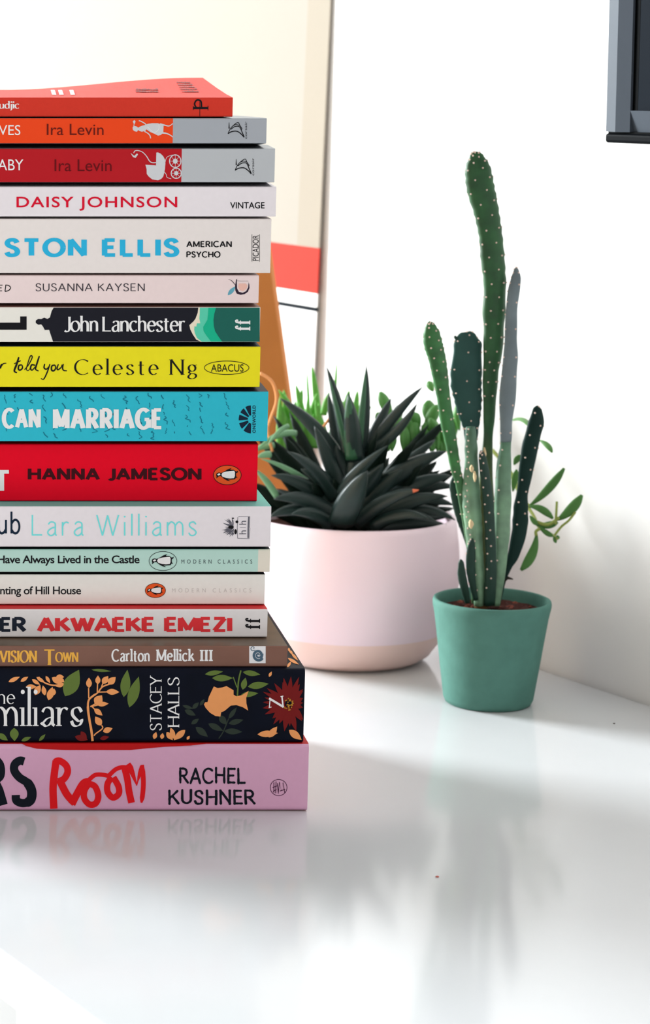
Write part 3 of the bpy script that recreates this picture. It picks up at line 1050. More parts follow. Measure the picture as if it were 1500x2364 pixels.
for q in ((856,200,855,100,56),(940,165,942,80,50),(985,160,1040,85,60),(1040,165,1112,95,66),(1020,235,1147,240,58),(915,360,980,270,86),(930,360,1045,350,46),(905,400,985,465,52),(975,560,915,475,66),(990,620,1082,588,56)):
    L(og, za, *q, 4.1667)
for q in ([(853,300),(852,200)], [(935,240),(938,150)], [(975,190),(1000,130)], [(950,240),(1040,238)], [(868,380),(930,345)], [(870,380),(950,362)], [(880,375),(920,415)], [(978,560),(985,590),(920,640),(905,660)]):
    og.ribbon(za(spl(q)), 2.8)
og.poly(zb2([(515,340),(525,320),(548,318),(560,270),(605,175),(640,190),(680,185),(720,172),(785,210),(785,250),(810,265),(860,255),(922,215),(900,280),(902,330),(918,395),(870,365),(810,345),(760,350),(700,400),(672,410),(665,450),(620,445),(570,415),(530,370)]), 1)
for q in ((1003,612,1190,600,60),(1105,640,1182,540,60),(1290,572,1405,662,66),(60,655,80,590,40),(130,655,140,600,38),(175,592,232,665,50),(212,552,252,665,44),(345,572,240,665,58),(1108,88,1132,40,26),(360,660,385,625,26)):
    L(og, zb2, *q, 3.947, 1)
for q in ((720,668,845,700,58),(778,618,835,705,52),(960,690,1050,670,40)):
    L(rl, za, *q, 4.1667)
rr = random.Random(4)
for k in range(26):
    t = 2*math.pi*k/26 + rr.uniform(-.1, .1)
    r0 = rr.uniform(190, 275)
    p0, p1 = (1285+30*math.cos(t), 335+30*math.sin(t)), (1285+r0*math.cos(t), 335+r0*math.sin(t))
    p1 = (min(p1[0], 1418), min(max(p1[1], 30), 655))
    L(rd, zb2, *p0, *p1, rr.uniform(40, 62), 3.947, 1)
g.build('green_leaf_print', ink('leaf_green_ink', (92, 112, 52)), B, Y)
g2.build('green_leaf_print', ink('leaf_green_ink', (92, 112, 52)), B, Y)
dg.build('dark_leaf_print', ink('moss_ink', (44, 54, 46)), B, Y)
og.build('orange_leaf_print', ink('copper_ink', (226, 150, 92)), B, Y)
rl.build('red_leaf_print', ink('dark_red_ink', (112, 24, 24)), B, Y)
rd.build('red_flower_print', ink('dark_red_ink', (112, 24, 24)), B, Y)
a = Art()
for k in range(40):
    t, r0 = rr.uniform(0, 6.3), rr.uniform(0, 1)**.5
    q = zb2([(1288+46*r0*math.cos(t), 338+54*r0*math.sin(t))])[0]
    a.ellipse(q[0], q[1], 1.5, 1.5, 2, 8)
a.build('flower_centre_print', ink('mustard_ink', (176, 128, 44)), B, Y)
a = stroke_text('he', (-8, 1590, 35, 1625), .1, .03, serif=.07, track=.1, lay=2)
stroke_text('miliars', (-20, 1585, 192, 1678), .10, .025, serif=.06, track=.1, lay=2, art=a, pen=14, xh=.5, wx=.92)
a.build('title_lettering', I_white, B, Y)
a = stroke_text('STACEY', (345.5, 1559, 373.5, 1686), .12, .05, serif=.07, track=.13, rot=90, lay=2)
stroke_text('HALLS', (386.5, 1563, 414, 1679), .12, .05, serif=.07, track=.13, rot=90, lay=2, art=a)
a.build('author_lettering', I_white, B, Y)
a = Art()
a.ribbon(zb2([(1110,368),(1118,285)]), 2.2, 3); a.ribbon(zb2([(1108,283),(1240,362)]), 5, 3)
a.ribbon(zb2([(1225,265),(1236,365)]), 3.4, 3); a.ribbon(zb2([(1238,262),(1212,268)]), 2.2, 3); a.ribbon(zb2([(1105,368),(1130,362)]), 2.0, 3)
a.build('publisher_emblem', I_white, B, Y)
a = Art()
for (x0, y0, x1, y1, w) in ((668,1502,676,1512,6),(664,1520,690,1535,7),(672,1508,688,1526,6),(663,1541,672,1528,6),(666,1496,668,1506,5)):
    a.leaf(x0, y0, x1, y1, w)
a.build('cover_leaf_print', ink('copper_ink', (226, 150, 92)), B, Y, fn=lambda px, py, e: Vector((*atZ(px, py, ROWS[15]['z1'])[:2], ROWS[15]['z1'] + e + .0001)))

# 17 pink hardback
b17 = mat('orchid_pink_jacket', (206, 158, 186), rough=0.5, noise=0.03)
B = book(16, 'pink hardback with black and red brush lettering at the bottom of the stack', b17, hard=True, front=mat('board_red', (178, 18, 20), rough=0.5))
Y = ROWS[16]['Y']
z = Zm(0, 1720, 4.1667)
a = Art()
a.ribbon(z(spl([(232,158),(190,150),(143,185),(138,245),(185,310),(265,365),(305,445),(292,530),(225,558),(160,535),(152,480)])), [19]*30+[22]*16+[19]*15, 0)
a.ribbon(z(spl([(-60,120),(0,190),(5,290),(-40,350),(-5,440),(35,575)])), 19)
a.build('title_lettering', ink('ink_blue_black', (14, 20, 30)), B, Y)
a = Art()
def S(pts, w):
    p = z(spl(pts))
    a.ribbon(p, w)
S([(540,150),(522,280),(510,420),(518,612)], 17)
S([(525,165),(570,150),(635,195),(650,260),(615,325),(560,350)], 15.5)
S([(570,330),(640,470),(720,560)], 17)
S([(690,570),(740,470),(800,370),(850,350)], 17)
S([(865,360),(815,430),(810,510),(860,570),(920,560),(945,490),(915,400),(855,370)], 14.5)
S([(840,350),(910,290),(985,285),(1055,300)], 10)
S([(1075,310),(1035,370),(1035,450),(1085,505),(1140,470),(1140,400),(1090,310)], 14.5)
S([(1050,290),(1110,235),(1165,215),(1210,215)], 10)
S([(1195,205),(1225,330),(1240,440),(1265,555)], 15.5)
S([(1225,185),(1260,240),(1312,380)], [15.5]*6+[13,12,10,8,6,4,2])
S([(1312,390),(1340,290),(1362,200)], [3]*4+[5,7,8,9,9,9,8,8,7])
S([(1368,190),(1378,330),(1375,440),(1360,555)], [8,8,9]+[11]*13+[9,6,4])
a.build('title_brush_lettering', ink('brush_red_ink', (214, 20, 28)), B, Y)
a = stroke_text('RACHEL', (413, 1770, 567, 1811), .17, .15, track=.24, jit=.035, cap=True)
stroke_text('KUSHNER', (388, 1821, 590, 1859), .17, .15, track=.24, jit=.035, cap=True, art=a)
a.build('author_lettering', ink('ink_blue_black', (14, 20, 30)), B, Y)
a = Art().ring(643, 1818, 19.3, 18.7, 1.4)
for q in ([(632,1806),(632,1830)], [(637,1804),(636,1831)], [(629,1818),(640,1814)], [(630,1827),(638,1822)], [(642,1832),(645,1805),(649,1826),(653,1806),(657,1830)], [(640,1808),(642,1828)], [(646,1826),(658,1822)]):
    a.ribbon(q, 1.7)
a.build('publisher_emblem', ink('plum_ink', (72, 34, 62)), B, Y)
Art().poly([(50,1716.5),(60,1722),(85,1728.5),(150,1731.5),(300,1731.5),(335,1728),(380,1724),(440,1721),(480,1716.5)]).build('board_edge', mat('board_red', (178, 18, 20)), B, Y, label='red board edge showing above the pink jacket')

# ------------------------------------------------------------------ loft helper for plants
def loft(path, secs=14, shape=None, V=None, F=None, closed_tip=True):
    """path: list of (centre Vector, side Vector, depth Vector) half axes; elliptical rings joined, both ends capped"""
    V = [] if V is None else V
    F = [] if F is None else F
    base = len(V)
    for (c, s, d) in path:
        for i in range(secs):
            a = 2*math.pi*i/secs
            m_ = 1.0 if shape is None else shape(a)
            V.append(c + s*math.cos(a)*m_ + d*math.sin(a)*m_)
    for j in range(len(path)-1):
        for i in range(secs):
            k = (i+1) % secs
            F.append((base+j*secs+i, base+j*secs+k, base+(j+1)*secs+k, base+(j+1)*secs+i))
    F.append(tuple(base+i for i in range(secs))[::-1])
    F.append(tuple(base+(len(path)-1)*secs+i for i in range(secs)))
    return V, F

def leaf3(base, tip, w, th, bend=(0, 0, 0), up=None, prof=None, n=12, secs=10, V=None, F=None, cup=0.0):
    base, tip, bend = Vector(base), Vector(tip), Vector(bend)
    ctrl = (base+tip)/2 + bend
    path = []
    for i in range(n+1):
        t = i/n
        c = base*(1-t)**2 + ctrl*2*t*(1-t) + tip*t*t
        tg = ((ctrl-base)*(1-t) + (tip-ctrl)*t)
        if tg.length < 1e-9: tg = tip-base
        tg.normalize()
        u = Vector(up) if up is not None else Vector((0, -1, 0.35))
        s = tg.cross(u)
        if s.length < 1e-4: s = Vector((1, 0, 0))
        s.normalize()
        d = s.cross(tg)
        d.normalize()
        h = (prof(t) if prof else (0.72 + 1.0*t)*(1-t)**0.8)
        h = max(h, 0.015)
        path.append((c, s*(w/2*h), d*(th/2*max(0.12, h**0.7))))
    return loft(path, secs, V=V, F=F)

# ------------------------------------------------------------------ small green pot with the cactus
GC = Vector((0.3078, 1.2890, DESK))
gp = empty('potted_cactus', GC, 'small matt green pot with a tall branching cactus, in front of the white wall', 'potted plant')
m_gpot = mat('matt_green_clay', (74, 114, 104), rough=0.75, noise=0.16, nscale=120, k=0.85, bump=0.25, bscale=300)
prof = [(0.0, 0.0), (0.0215, 0.0), (0.0228, 0.0008), (0.0238, 0.003), (0.0262, 0.020), (0.0286, 0.038), (0.0299, 0.0470), (0.0306, 0.0505), (0.0311, 0.0530), (0.0312, 0.0548), (0.0308, 0.0562), (0.0299, 0.0566), (0.0288, 0.0560), (0.0283, 0.052), (0.0272, 0.044), (0.025, 0.03), (0.0, 0.03)]
v, f = lathe([(a*1.03, b*1.045) for a, b in prof], GC, 72)
o = fixn(obj('pot', v, f, m_gpot, gp, smooth=True))
m_soil = mat('dark_soil', (58, 34, 30), rough=0.95, noise=0.7, nscale=500, k=0.7)
rr = random.Random(2)
V, F = [], []
seg, rings = 40, 9
for j in range(rings+1):
    for i in range(seg):
        r_ = 0.0284*j/rings
        a_ = 2*math.pi*i/seg
        V.append(GC + Vector((r_*math.cos(a_), r_*math.sin(a_), 0.0525 + (rr.uniform(-.0014, .0014) if j < rings else 0))))
for j in range(rings):
    for i in range(seg):
        k = (i+1) % seg
        F.append((j*seg+i, j*seg+k, (j+1)*seg+k, (j+1)*seg+i))
obj('soil', V, F, m_soil, gp)

m_cact = mat('cactus_green', (24, 66, 34), rough=0.5, noise=0.35, nscale=60, k=0.65, spec=0.4, sub=0.12)
m_cactl = mat('cactus_grey_green', (64, 86, 84), rough=0.4, noise=0.35, nscale=70, k=0.8, spec=0.5)
m_cactp = mat('cactus_pale_green', (100, 138, 112), rough=0.5, noise=0.35, nscale=90, k=0.9, spec=0.4)
m_cactd = mat('cactus_dark_green', (14, 38, 30), rough=0.5, noise=0.3, nscale=80, k=0.6, spec=0.3)
m_areole = mat('areole_wool', (205, 180, 168), rough=0.9, noise=0.1)
m_cork = mat('corky_scar', (192, 170, 134), rough=0.9, noise=0.25, nscale=300)

def blend_mat(name, top, low, z0, z1):
    """growth colour running from the woody base of a stem to its tip, by height in the plant"""
    m = bpy.data.materials.new(name)
    m.use_nodes = True
    nt = m.node_tree
    b = nt.nodes['Principled BSDF']
    b.inputs['Roughness'].default_value = 0.5
    b.inputs['Specular IOR Level'].default_value = 0.4
    tc = nt.nodes.new('ShaderNodeTexCoord')
    sp = nt.nodes.new('ShaderNodeSeparateXYZ')
    nt.links.new(tc.outputs['Object'], sp.inputs[0])
    n = nt.nodes.new('ShaderNodeTexNoise'); n.inputs['Scale'].default_value = 110
    n.inputs['Detail'].default_value = 4
    nt.links.new(tc.outputs['Object'], n.inputs['Vector'])
    md = nt.nodes.new('ShaderNodeMath'); md.operation = 'MULTIPLY_ADD'
    md.inputs[1].default_value = 0.02; nt.links.new(n.outputs['Fac'], md.inputs[0]); nt.links.new(sp.outputs[2], md.inputs[2])
    mr = nt.nodes.new('ShaderNodeMapRange')
    mr.inputs[1].default_value = z0 + .01; mr.inputs[2].default_value = z1 + .01
    nt.links.new(md.outputs[0], mr.inputs[0])
    mx = nt.nodes.new('ShaderNodeMix'); mx.data_type = 'RGBA'
    mx.inputs[6].default_value = alb(low, .8); mx.inputs[7].default_value = alb(top, .65)
    nt.links.new(mr.outputs[0], mx.inputs[0])
    mm = nt.nodes.new('ShaderNodeMix'); mm.data_type = 'RGBA'; mm.blend_type = 'MULTIPLY'
    mm.inputs[0].default_value = .6
    cr = nt.nodes.new('ShaderNodeValToRGB')
    cr.color_ramp.elements[0].position = .35; cr.color_ramp.elements[0].color = (.45, .45, .45, 1)
    cr.color_ramp.elements[1].position = .65; cr.color_ramp.elements[1].color = (1.2, 1.2, 1.1, 1)
    nt.links.new(n.outputs['Fac'], cr.inputs[0])
    nt.links.new(mx.outputs[2], mm.inputs[6]); nt.links.new(cr.outputs[0], mm.inputs[7])
    nt.links.new(mm.outputs[2], b.inputs['Base Color'])
    return m

def stem(name, pts, y0, y1, m, flat=0.5, ribs=0, areoles=(), yaw=0.0, arw=1.0, label=None, wav=0.035):
    """pts: (x, y, width) in photo pixels from tip to base; the stem runs from depth y0 at the tip to y1 at the base"""
    P = spl([(float(a), float(b), float(c)) for a, b, c in pts], 5)
    n = len(P)
    path = []
    cs = []
    for i, (x, y, w) in enumerate(P):
        t = i/(n-1)
        Yd = cactY(y0 + (y1-y0)*t)
        c = atY(x, y, Yd)
        hw = max(0.0004, w/2/FPX*(Yd/(CP))) * (1 + wav*math.sin(i*1.25 + x))
        cs.append((c, hw))
    for i in range(n):
        tg = cs[min(n-1, i+1)][0] - cs[max(0, i-1)][0]
        tg.normalize()
        s = Vector((math.cos(yaw), math.sin(yaw), 0))
        s = (s - tg*s.dot(tg)).normalized()
        d = tg.cross(s).normalized()
        path.append((cs[i][0], s*cs[i][1]/max(.3, abs(math.cos(yaw))), d*max(cs[i][1]*flat, 0.0012 if cs[i][1] > .0012 else cs[i][1])))
    shp = (lambda a: 1 + 0.09*math.cos(ribs*a)) if ribs else None
    V, F = loft(path, 20, shp)
    o = fixn(obj(name, V, F, m, gp, smooth=True))
    if label: o['label'] = label
    # woolly areoles on the surface
    if areoles:
        V, F = [], []
        for (t, a) in areoles:
            k = min(n-1, max(0, t*(n-1)))
            i0 = int(k); i1 = min(n-1, i0+1); fr = k-i0
            c = path[i0][0].lerp(path[i1][0], fr); s = path[i0][1].lerp(path[i1][1], fr); d = path[i0][2].lerp(path[i1][2], fr)
            m_ = shp(a) if shp else 1
            q = c + s*math.cos(a)*m_ + d*math.sin(a)*m_
            nrm = (s.normalized()*math.cos(a)/max(s.length, 1e-5) + d.normalized()*math.sin(a)/max(d.length, 1e-5)).normalized()
            r_ = 0.00056*arw
            ax = nrm.orthogonal().normalized(); ay = nrm.cross(ax)
            b0 = len(V)
            for lv, rr_ in ((-.3, 1.0), (.35, .8), (.75, .4)):
                for q_ in range(6):
                    an = q_*math.pi/3
                    V.append(q + nrm*r_*lv + ax*r_*rr_*math.cos(an) + ay*r_*rr_*math.sin(an))
            for lv in range(2):
                for q_ in range(6):
                    k_ = (q_+1) % 6
                    F.append((b0+lv*6+q_, b0+lv*6+k_, b0+lv*6+6+k_, b0+lv*6+6+q_))
            F.append(tuple(b0+12+q_ for q_ in range(6)))
        obj('areoles', V, F, m_areole, o)
    return o

front = math.pi/2
def ar(n, offs, t0=0.02, t1=0.9):
    out = []
    for k in range(n):
        t = t0 + (t1-t0)*k/(n-1)
        for j, a in enumerate(offs):
            tt = t + (t1-t0)/(n-1)*(j % 2)*.5
            if tt < 1: out.append((tt, a))
    return out

GZ0 = 0.0
m_s1 = blend_mat('tall_stem_green', (22, 62, 30), (90, 96, 62), .11, .15)
m_s2 = blend_mat('slim_stem_green', (34, 84, 40), (58, 92, 60), .10, .14)
m_s4 = blend_mat('old_stem_green', (46, 78, 62), (104, 136, 110), .10, .16)
stem('stem', [(1092,350,3),(1093,354,20),(1097,366,38),(1100,390,58),(1107,437,63),(1120,488,57),(1130,544,53.5),(1135,600,54.5),(1140,656,51),(1138,712,52),(1137.5,768,46),(1135,824,42),(1131,860,36),(1129,916,31),(1127.5,972,25),(1125,1017,22),(1122,1070,27),(1119,1140,38),(1120,1224,40),(1120,1310,40),(1116,1395,34)], 1.768, 1.773, m_s1, .5, 3, ar(12, (front-.95, front-.45, front+.3, front+.8, 0.1, math.pi-.1), .01, .62), label='tallest dark green cactus stem')
stem('stem', [(991,744,3),(992,748,18),(994,768,37),(998,796,43),(1006,824,40),(1013,860,37),(1022,916,31),(1030,972,31),(1041,1028,27),(1051,1084,23),(1059,1112,20),(1066,1150,20),(1076,1210,18),(1088,1290,18),(1096,1392,16)], 1.758, 1.766, m_s2, .6, 3, ar(14, (front-.8, front+.3, 0, math.pi), .01, .8), label='slim bright green cactus stem leaning left')
stem('stem', [(1083,766,4),(1083,770,30),(1080,784,58),(1079,812,66),(1076,860,71),(1076,888,71),(1080,918,64),(1083,948,56),(1086,972,44),(1087,994,34),(1087,1028,27),(1088,1070,28)], 1.776, 1.772, mat('pad_dark_teal', (36, 62, 58), rough=0.45, noise=0.35, nscale=60, k=0.7), .26, 0, ar(6, (front-.9, front, front+.9, .05, math.pi), .05, .8), label='broad flat grey-green cactus pad')
stem('stem', [(1086,985,20),(1087,1028,27),(1088,1070,28),(1087,1126,37),(1089,1168,39),(1092,1210,37),(1096,1262,33),(1102,1320,29),(1107,1398,24)], 1.763, 1.762, m_s4, .8, 4, ar(13, (front+.7, front+1.0), .02, .9), label='thick pale green lower cactus stem with corky scars')
stem('stem', [(1192,617,3),(1191,624,12),(1190,642,22),(1185,670,28),(1180,712,27),(1178,768,28),(1177,824,33),(1174,860,36),(1170,916,37),(1167,972,29),(1167,1020,25)], 1.766, 1.764, mat('pad_silver_grey', (96, 106, 110), rough=0.35, noise=0.4, nscale=55, k=0.85), .42, 3, ar(9, (front-.9, math.pi+.2, front+1.1), .02, .95), label='narrow silvery grey cactus stem')
stem('stem', [(1166,985,22),(1166,1028,25),(1163,1056,30),(1160,1112,36),(1159,1168,38),(1157,1224,37),(1155,1280,31),(1150,1336,27),(1141,1398,24)], 1.765, 1.765, m_s4, .7, 3, ar(8, (front+.6, math.pi), .05, .9))
stem('stem', [(1241,940,5),(1240,944,20),(1238,972,36),(1231,1000,37),(1224,1028,40),(1219,1056,37),(1214,1084,33),(1210,1112,30),(1205,1140,28),(1202,1168,33),(1201,1196,36),(1199,1224,36),(1193,1252,34),(1184,1284,26),(1173,1310,16),(1162,1340,12),(1148,1398,12)], 1.776, 1.770, mat('club_dark_green', (12, 34, 30), rough=0.55, noise=0.3, nscale=60, k=0.7), .5, 0, ar(6, (front-.5, front+.5, 0), .03, .6), label='dark club-shaped cactus stem on the right')
stem('stem', [(1090,1243,3),(1089,1250,12),(1087,1270,20),(1086,1308,22),(1090,1345,17),(1098,1385,12)], 1.757, 1.760, m_cactd, .6, 0, ar(5, (math.pi, 0), .1, .8), label='small dark offshoot at the foot of the cactus')
stem('stem', [(1063,1292,3),(1064,1300,13),(1066,1330,20),(1073,1362,18),(1079,1392,12)], 1.757, 1.760, m_cactd, .6, 0, (), label='smallest dark offshoot at the rim of the green pot')
stem('stem', [(1046,1100,4),(1048,1120,22),(1056,1160,26),(1064,1200,20),(1073,1232,14),(1084,1270,10)], 1.772, 1.768, m_cactd, .5)
stem('stem', [(1110,1040,3),(1113,1060,18),(1124,1140,24),(1130,1230,24),(1132,1310,26),(1128,1398,26)], 1.759, 1.760, m_cactd, .6, 3, ar(10, (front, front+.7), .05, .85))
stem('woody_base', [(1106,1325,6),(1108,1345,18),(1111,1375,30),(1112,1402,36)], 1.764, 1.764, mat('woody_brown', (104, 74, 46), rough=.9, noise=.5, nscale=150), .8)
stem('bud', [(1050,775,4),(1051,779,7),(1056,786,6),(1060,792,5)], 1.775, 1.775, m_cactd, .8)
for (x, y, w, h, yy) in ((1088,1082,10,16,1.7518),(1096,1100,8,24,1.7522),(1087,1210,12,20,1.7508),(1118,1048,8,30,1.7605)):
    P = [(atY(x+rr.uniform(-1,1), y+h*(k/4-.5), cactY(yy)), Vector((w/2*math.sin(math.pi*(k+.5)/5)*.00024, 0, 0)), Vector((0, .0012, 0))) for k in range(5)]
    V, F = loft(P, 8)
    fixn(obj('corky_scar', V, F, m_cork, gp, smooth=True))
V, F = loft([(atY(1160, 1346, cactY(1.768)), Vector((0, .0006, 0)), Vector((0, 0, .0006))), (atY(1172, 1334, cactY(1.768)), Vector((0, .001, 0)), Vector((0, 0, .0009))), (atY(1184, 1337, cactY(1.768)), Vector((0, .0003, 0)), Vector((0, 0, .0003)))], 8)
fixn(obj('dried_leaf', V, F, mat('dried_leaf_brown', (40, 36, 32), rough=.8), gp, smooth=True))
V, F = [], []
for k in range(46):
    a_ = rr.uniform(0, 6.283); r_ = 0.0255*math.sqrt(rr.uniform(0.02, 1))
    c = GC + Vector((r_*math.cos(a_), r_*math.sin(a_), 0.0528))
    s_ = rr.uniform(.0006, .0018)
    P = [(c+Vector((0,0,-s_*.5)), Vector((s_*.5,0,0)), Vector((0,s_*.5,0))), (c, Vector((s_*rr.uniform(.8,1.4),0,0)), Vector((0,s_,0))), (c+Vector((0,0,s_*.6)), Vector((s_*.4,0,0)), Vector((0,s_*.4,0)))]
    loft(P, 6, V=V, F=F)
o = fixn(obj('soil_crumbs', V, F, mat('reddish_soil', (104, 58, 48), rough=.95, noise=.5, nscale=400, k=.7), gp))
o['kind'] = 'stuff'

# ------------------------------------------------------------------ pink planter with mixed succulents
PC = Vector((0.2475, 1.400, DESK))
pp = empty('potted_succulents', PC, 'large blush pink planter full of dark succulents, half behind the book stack', 'potted plant')
def pot_mat():
    m = bands('pink_glaze_over_bare_clay', 2, [(-1, (214, 184, 178)), (0.0195, (222, 196, 206))], rough=0.28, spec=0.5, k=0.8)
    return m
prof = [(0.0, 0.0), (0.036, 0.0), (0.0425, 0.0012), (0.0475, 0.0045), (0.0520, 0.0110), (0.0560, 0.0200), (0.0600, 0.0330), (0.0622, 0.0450), (0.0625, 0.0550), (0.0614, 0.0680), (0.0596, 0.0800), (0.0590, 0.0826), (0.0578, 0.0834), (0.0566, 0.0826), (0.0572, 0.0780), (0.0590, 0.0640), (0.055, 0.04), (0.0, 0.04)]
v, f = lathe([(a*1.045, b*1.05) for a, b in prof], PC, 96)
fixn(obj('pot', v, f, pot_mat(), pp, smooth=True))
V, F = [], []
for j in range(rings+1):
    for i in range(seg):
        r_ = 0.0605*j/rings
        a_ = 2*math.pi*i/seg
        V.append(PC + Vector((r_*math.cos(a_), r_*math.sin(a_), 0.0755 + (rr.uniform(-.002, .002) if j < rings else 0))))
for j in range(rings):
    for i in range(seg):
        k = (i+1) % seg
        F.append((j*seg+i, j*seg+k, (j+1)*seg+k, (j+1)*seg+i))
obj('soil', V, F, m_soil, pp)

m_aloe = mat('aloe_dark_green', (14, 33, 31), rough=0.42, noise=0.35, nscale=60, k=0.85, spec=0.45)
m_aloe2 = mat('aloe_mid_green', (36, 74, 50), rough=0.42, noise=0.35, nscale=60, k=0.75, spec=0.45)
m_lime = mat('leaf_bright_green', (74, 134, 46), rough=0.45, noise=0.3, nscale=50, k=0.75, spec=0.4, sub=0.15)
m_pale = mat('leaf_pale_green', (96, 138, 104), rough=0.45, noise=0.25, nscale=50, k=0.85, spec=0.4)
m_jade = mat('leaf_jade_green', (58, 110, 44), rough=0.4, noise=0.25, nscale=50, k=0.75, spec=0.45)
m_tip = mat('dry_leaf_tip', (210, 110, 80), rough=0.7, noise=0.1)
zr = Zm(580, 820, 2.885)
def lf(V, F, bx_, by_, tx, ty, w, yb, yt, th=None, bend=(0, 0, 0), prof=None, up=None):
    b, t = zr([(bx_, by_)])[0], zr([(tx, ty)])[0]
    B_ = atY(b[0], b[1], plantY(yb)); T_ = atY(t[0], t[1], plantY(yt))
    ww = w/2.885/FPX*1.43
    leaf3(B_, T_, ww, th or ww*.42, bend, up, prof, V=V, F=F)
# front rosette: dark, pointed, keeled leaves
V, F = [], []
front_leaves = [
 (690,700,645,250,150,1.838,1.832,(0,-.003,0)), (640,680,500,72,100,1.846,1.846,(.003,-.002,0)), (735,660,765,60,86,1.85,1.852,(.002,0,0)),
 (790,640,1143,208,100,1.85,1.842,(-.004,-.002,.002)), (800,640,1105,320,90,1.846,1.836,(.004,0,-.003)), (780,600,932,285,100,1.855,1.86,(0,0,0)), (570,620,512,245,80,1.856,1.858,(0,0,0)),
 (600,720,188,285,130,1.848,1.845,(.004,-.002,.004)), (560,960,240,640,120,1.84,1.822,(.006,0,.004)), (600,900,420,470,130,1.843,1.838,(0,0,0)),
 (600,940,910,600,110,1.832,1.816,(-.010,-.004,-.002)), (600,1120,775,770,230,1.826,1.806,(-.004,-.006,0)), (690,1130,1115,900,130,1.834,1.812,(-.002,0,.008)),
 (800,920,1300,640,150,1.845,1.835,(0,0,.006)), (790,980,1230,560,120,1.85,1.85,(0,0,.004)), (760,1140,1310,940,140,1.84,1.826,(0,0,.010)), (820,1040,1330,800,150,1.845,1.84,(0,0,.008)),
 (560,1080,150,960,140,1.838,1.822,(0,0,.010)), (580,1020,130,800,130,1.842,1.835,(0,0,.008)), (540,1140,270,1060,120,1.832,1.818,(0,0,.008)), (700,960,880,720,150,1.842,1.83,(0,0,0)),
 (680,860,720,560,170,1.845,1.842,(0,0,0)), (660,900,560,600,160,1.847,1.845,(0,0,0)), (860,1120,1230,1110,90,1.84,1.822,(0,0,.010)), (860,1080,1350,1000,130,1.845,1.835,(0,0,.012)), (880,1120,1335,1070,130,1.842,1.85,(0,0,.003)), (860,1140,1300,1130,120,1.836,1.838,(0,0,.003)), (1000,1120,1350,1020,120,1.87,1.89,(0,0,.003)), (880,1120,1360,1100,110,1.84,1.828,(0,0,.014)), (900,1000,1360,880,130,1.85,1.845,(0,0,.010)), (520,1120,120,1080,130,1.84,1.825,(0,0,.012)), (800,1150,1180,1090,110,1.832,1.815,(0,0,.010)), (700,1060,1010,760,150,1.842,1.832,(0,0,.003)), (620,1000,330,760,150,1.845,1.838,(0,0,.005)),
]
for q in front_leaves:
    lf(V, F, *q[:7], bend=q[7])
o = fixn(obj('pointed_rosette', V, F, m_aloe, pp, smooth=True)); o['label'] = 'dark pointed succulent rosette at the front of the pink planter'
V, F = [], []
lf(V, F, 672, 690, 648, 268, 120, 1.8365, 1.8305)
lf(V, F, 715, 640, 762, 90, 60, 1.848, 1.850)
lf(V, F, 640, 640, 520, 150, 46, 1.843, 1.843)
fixn(obj('rosette_heart', V, F, m_aloe2, pp, smooth=True))
V, F = [], []
lf(V, F, 1075, 905, 1117, 898, 26, 1.8115, 1.811, prof=lambda t: (1-t)**.6)
fixn(obj('dry_leaf_tip', V, F, m_tip, pp, smooth=True))
# dense dark foliage filling the middle of the planter
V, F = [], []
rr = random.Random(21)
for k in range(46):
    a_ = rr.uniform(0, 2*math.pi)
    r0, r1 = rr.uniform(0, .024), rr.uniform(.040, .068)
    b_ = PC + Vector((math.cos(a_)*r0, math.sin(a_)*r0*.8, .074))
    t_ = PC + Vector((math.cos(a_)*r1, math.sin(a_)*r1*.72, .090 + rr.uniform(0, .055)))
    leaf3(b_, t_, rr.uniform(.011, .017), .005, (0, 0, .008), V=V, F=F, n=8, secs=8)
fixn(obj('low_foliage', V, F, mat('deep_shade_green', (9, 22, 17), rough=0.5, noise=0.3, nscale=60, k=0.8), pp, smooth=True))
# bright spiky plant behind
V, F = [], []
back = [(450,420,402,62,62,1.915,1.92),(555,300,570,32,26,1.91,1.915),(385,400,368,85,26,1.92,1.93),(345,420,295,190,60,1.915,1.92),(480,400,520,245,60,1.905,1.905),(620,420,652,232,66,1.90,1.905),(690,420,708,232,56,1.905,1.91),
        (330,470,180,230,70,1.905,1.90),(400,480,440,250,90,1.91,1.91),(300,480,340,220,70,1.915,1.92),(560,420,585,240,60,1.905,1.91),(720,460,800,340,50,1.905,1.90),(260,540,215,230,80,1.91,1.905)]
for q in back:
    lf(V, F, *q, bend=(0, 0, .002))
for k in range(30):
    x = rr.uniform(180, 760)
    lf(V, F, x, 620, x+rr.uniform(-70, 70), rr.uniform(260, 430), rr.uniform(50, 80), 1.90, 1.905)
o = fixn(obj('spiky_foliage', V, F, m_lime, pp, smooth=True)); o['label'] = 'bright green spiky leaves at the back of the pink planter'
# pale arching leaves on the left
V, F = [], []
for q in ((300,520,50,615,56,1.86,1.845,(0,0,.006)),(400,860,60,690,48,1.845,1.83,(0,0,.004)),(170,940,20,760,60,1.838,1.828,(0,0,.003)),(250,470,110,600,40,1.85,1.84,(0,0,.004)),(130,660,40,680,60,1.84,1.835,(0,0,.001)),(150,600,10,640,60,1.86,1.85,(0,0,.002))):
    lf(V, F, *q[:7], bend=q[7])
o = fixn(obj('pale_foliage', V, F, m_pale, pp, smooth=True)); o['label'] = 'pale grey-green leaves beside the book stack'
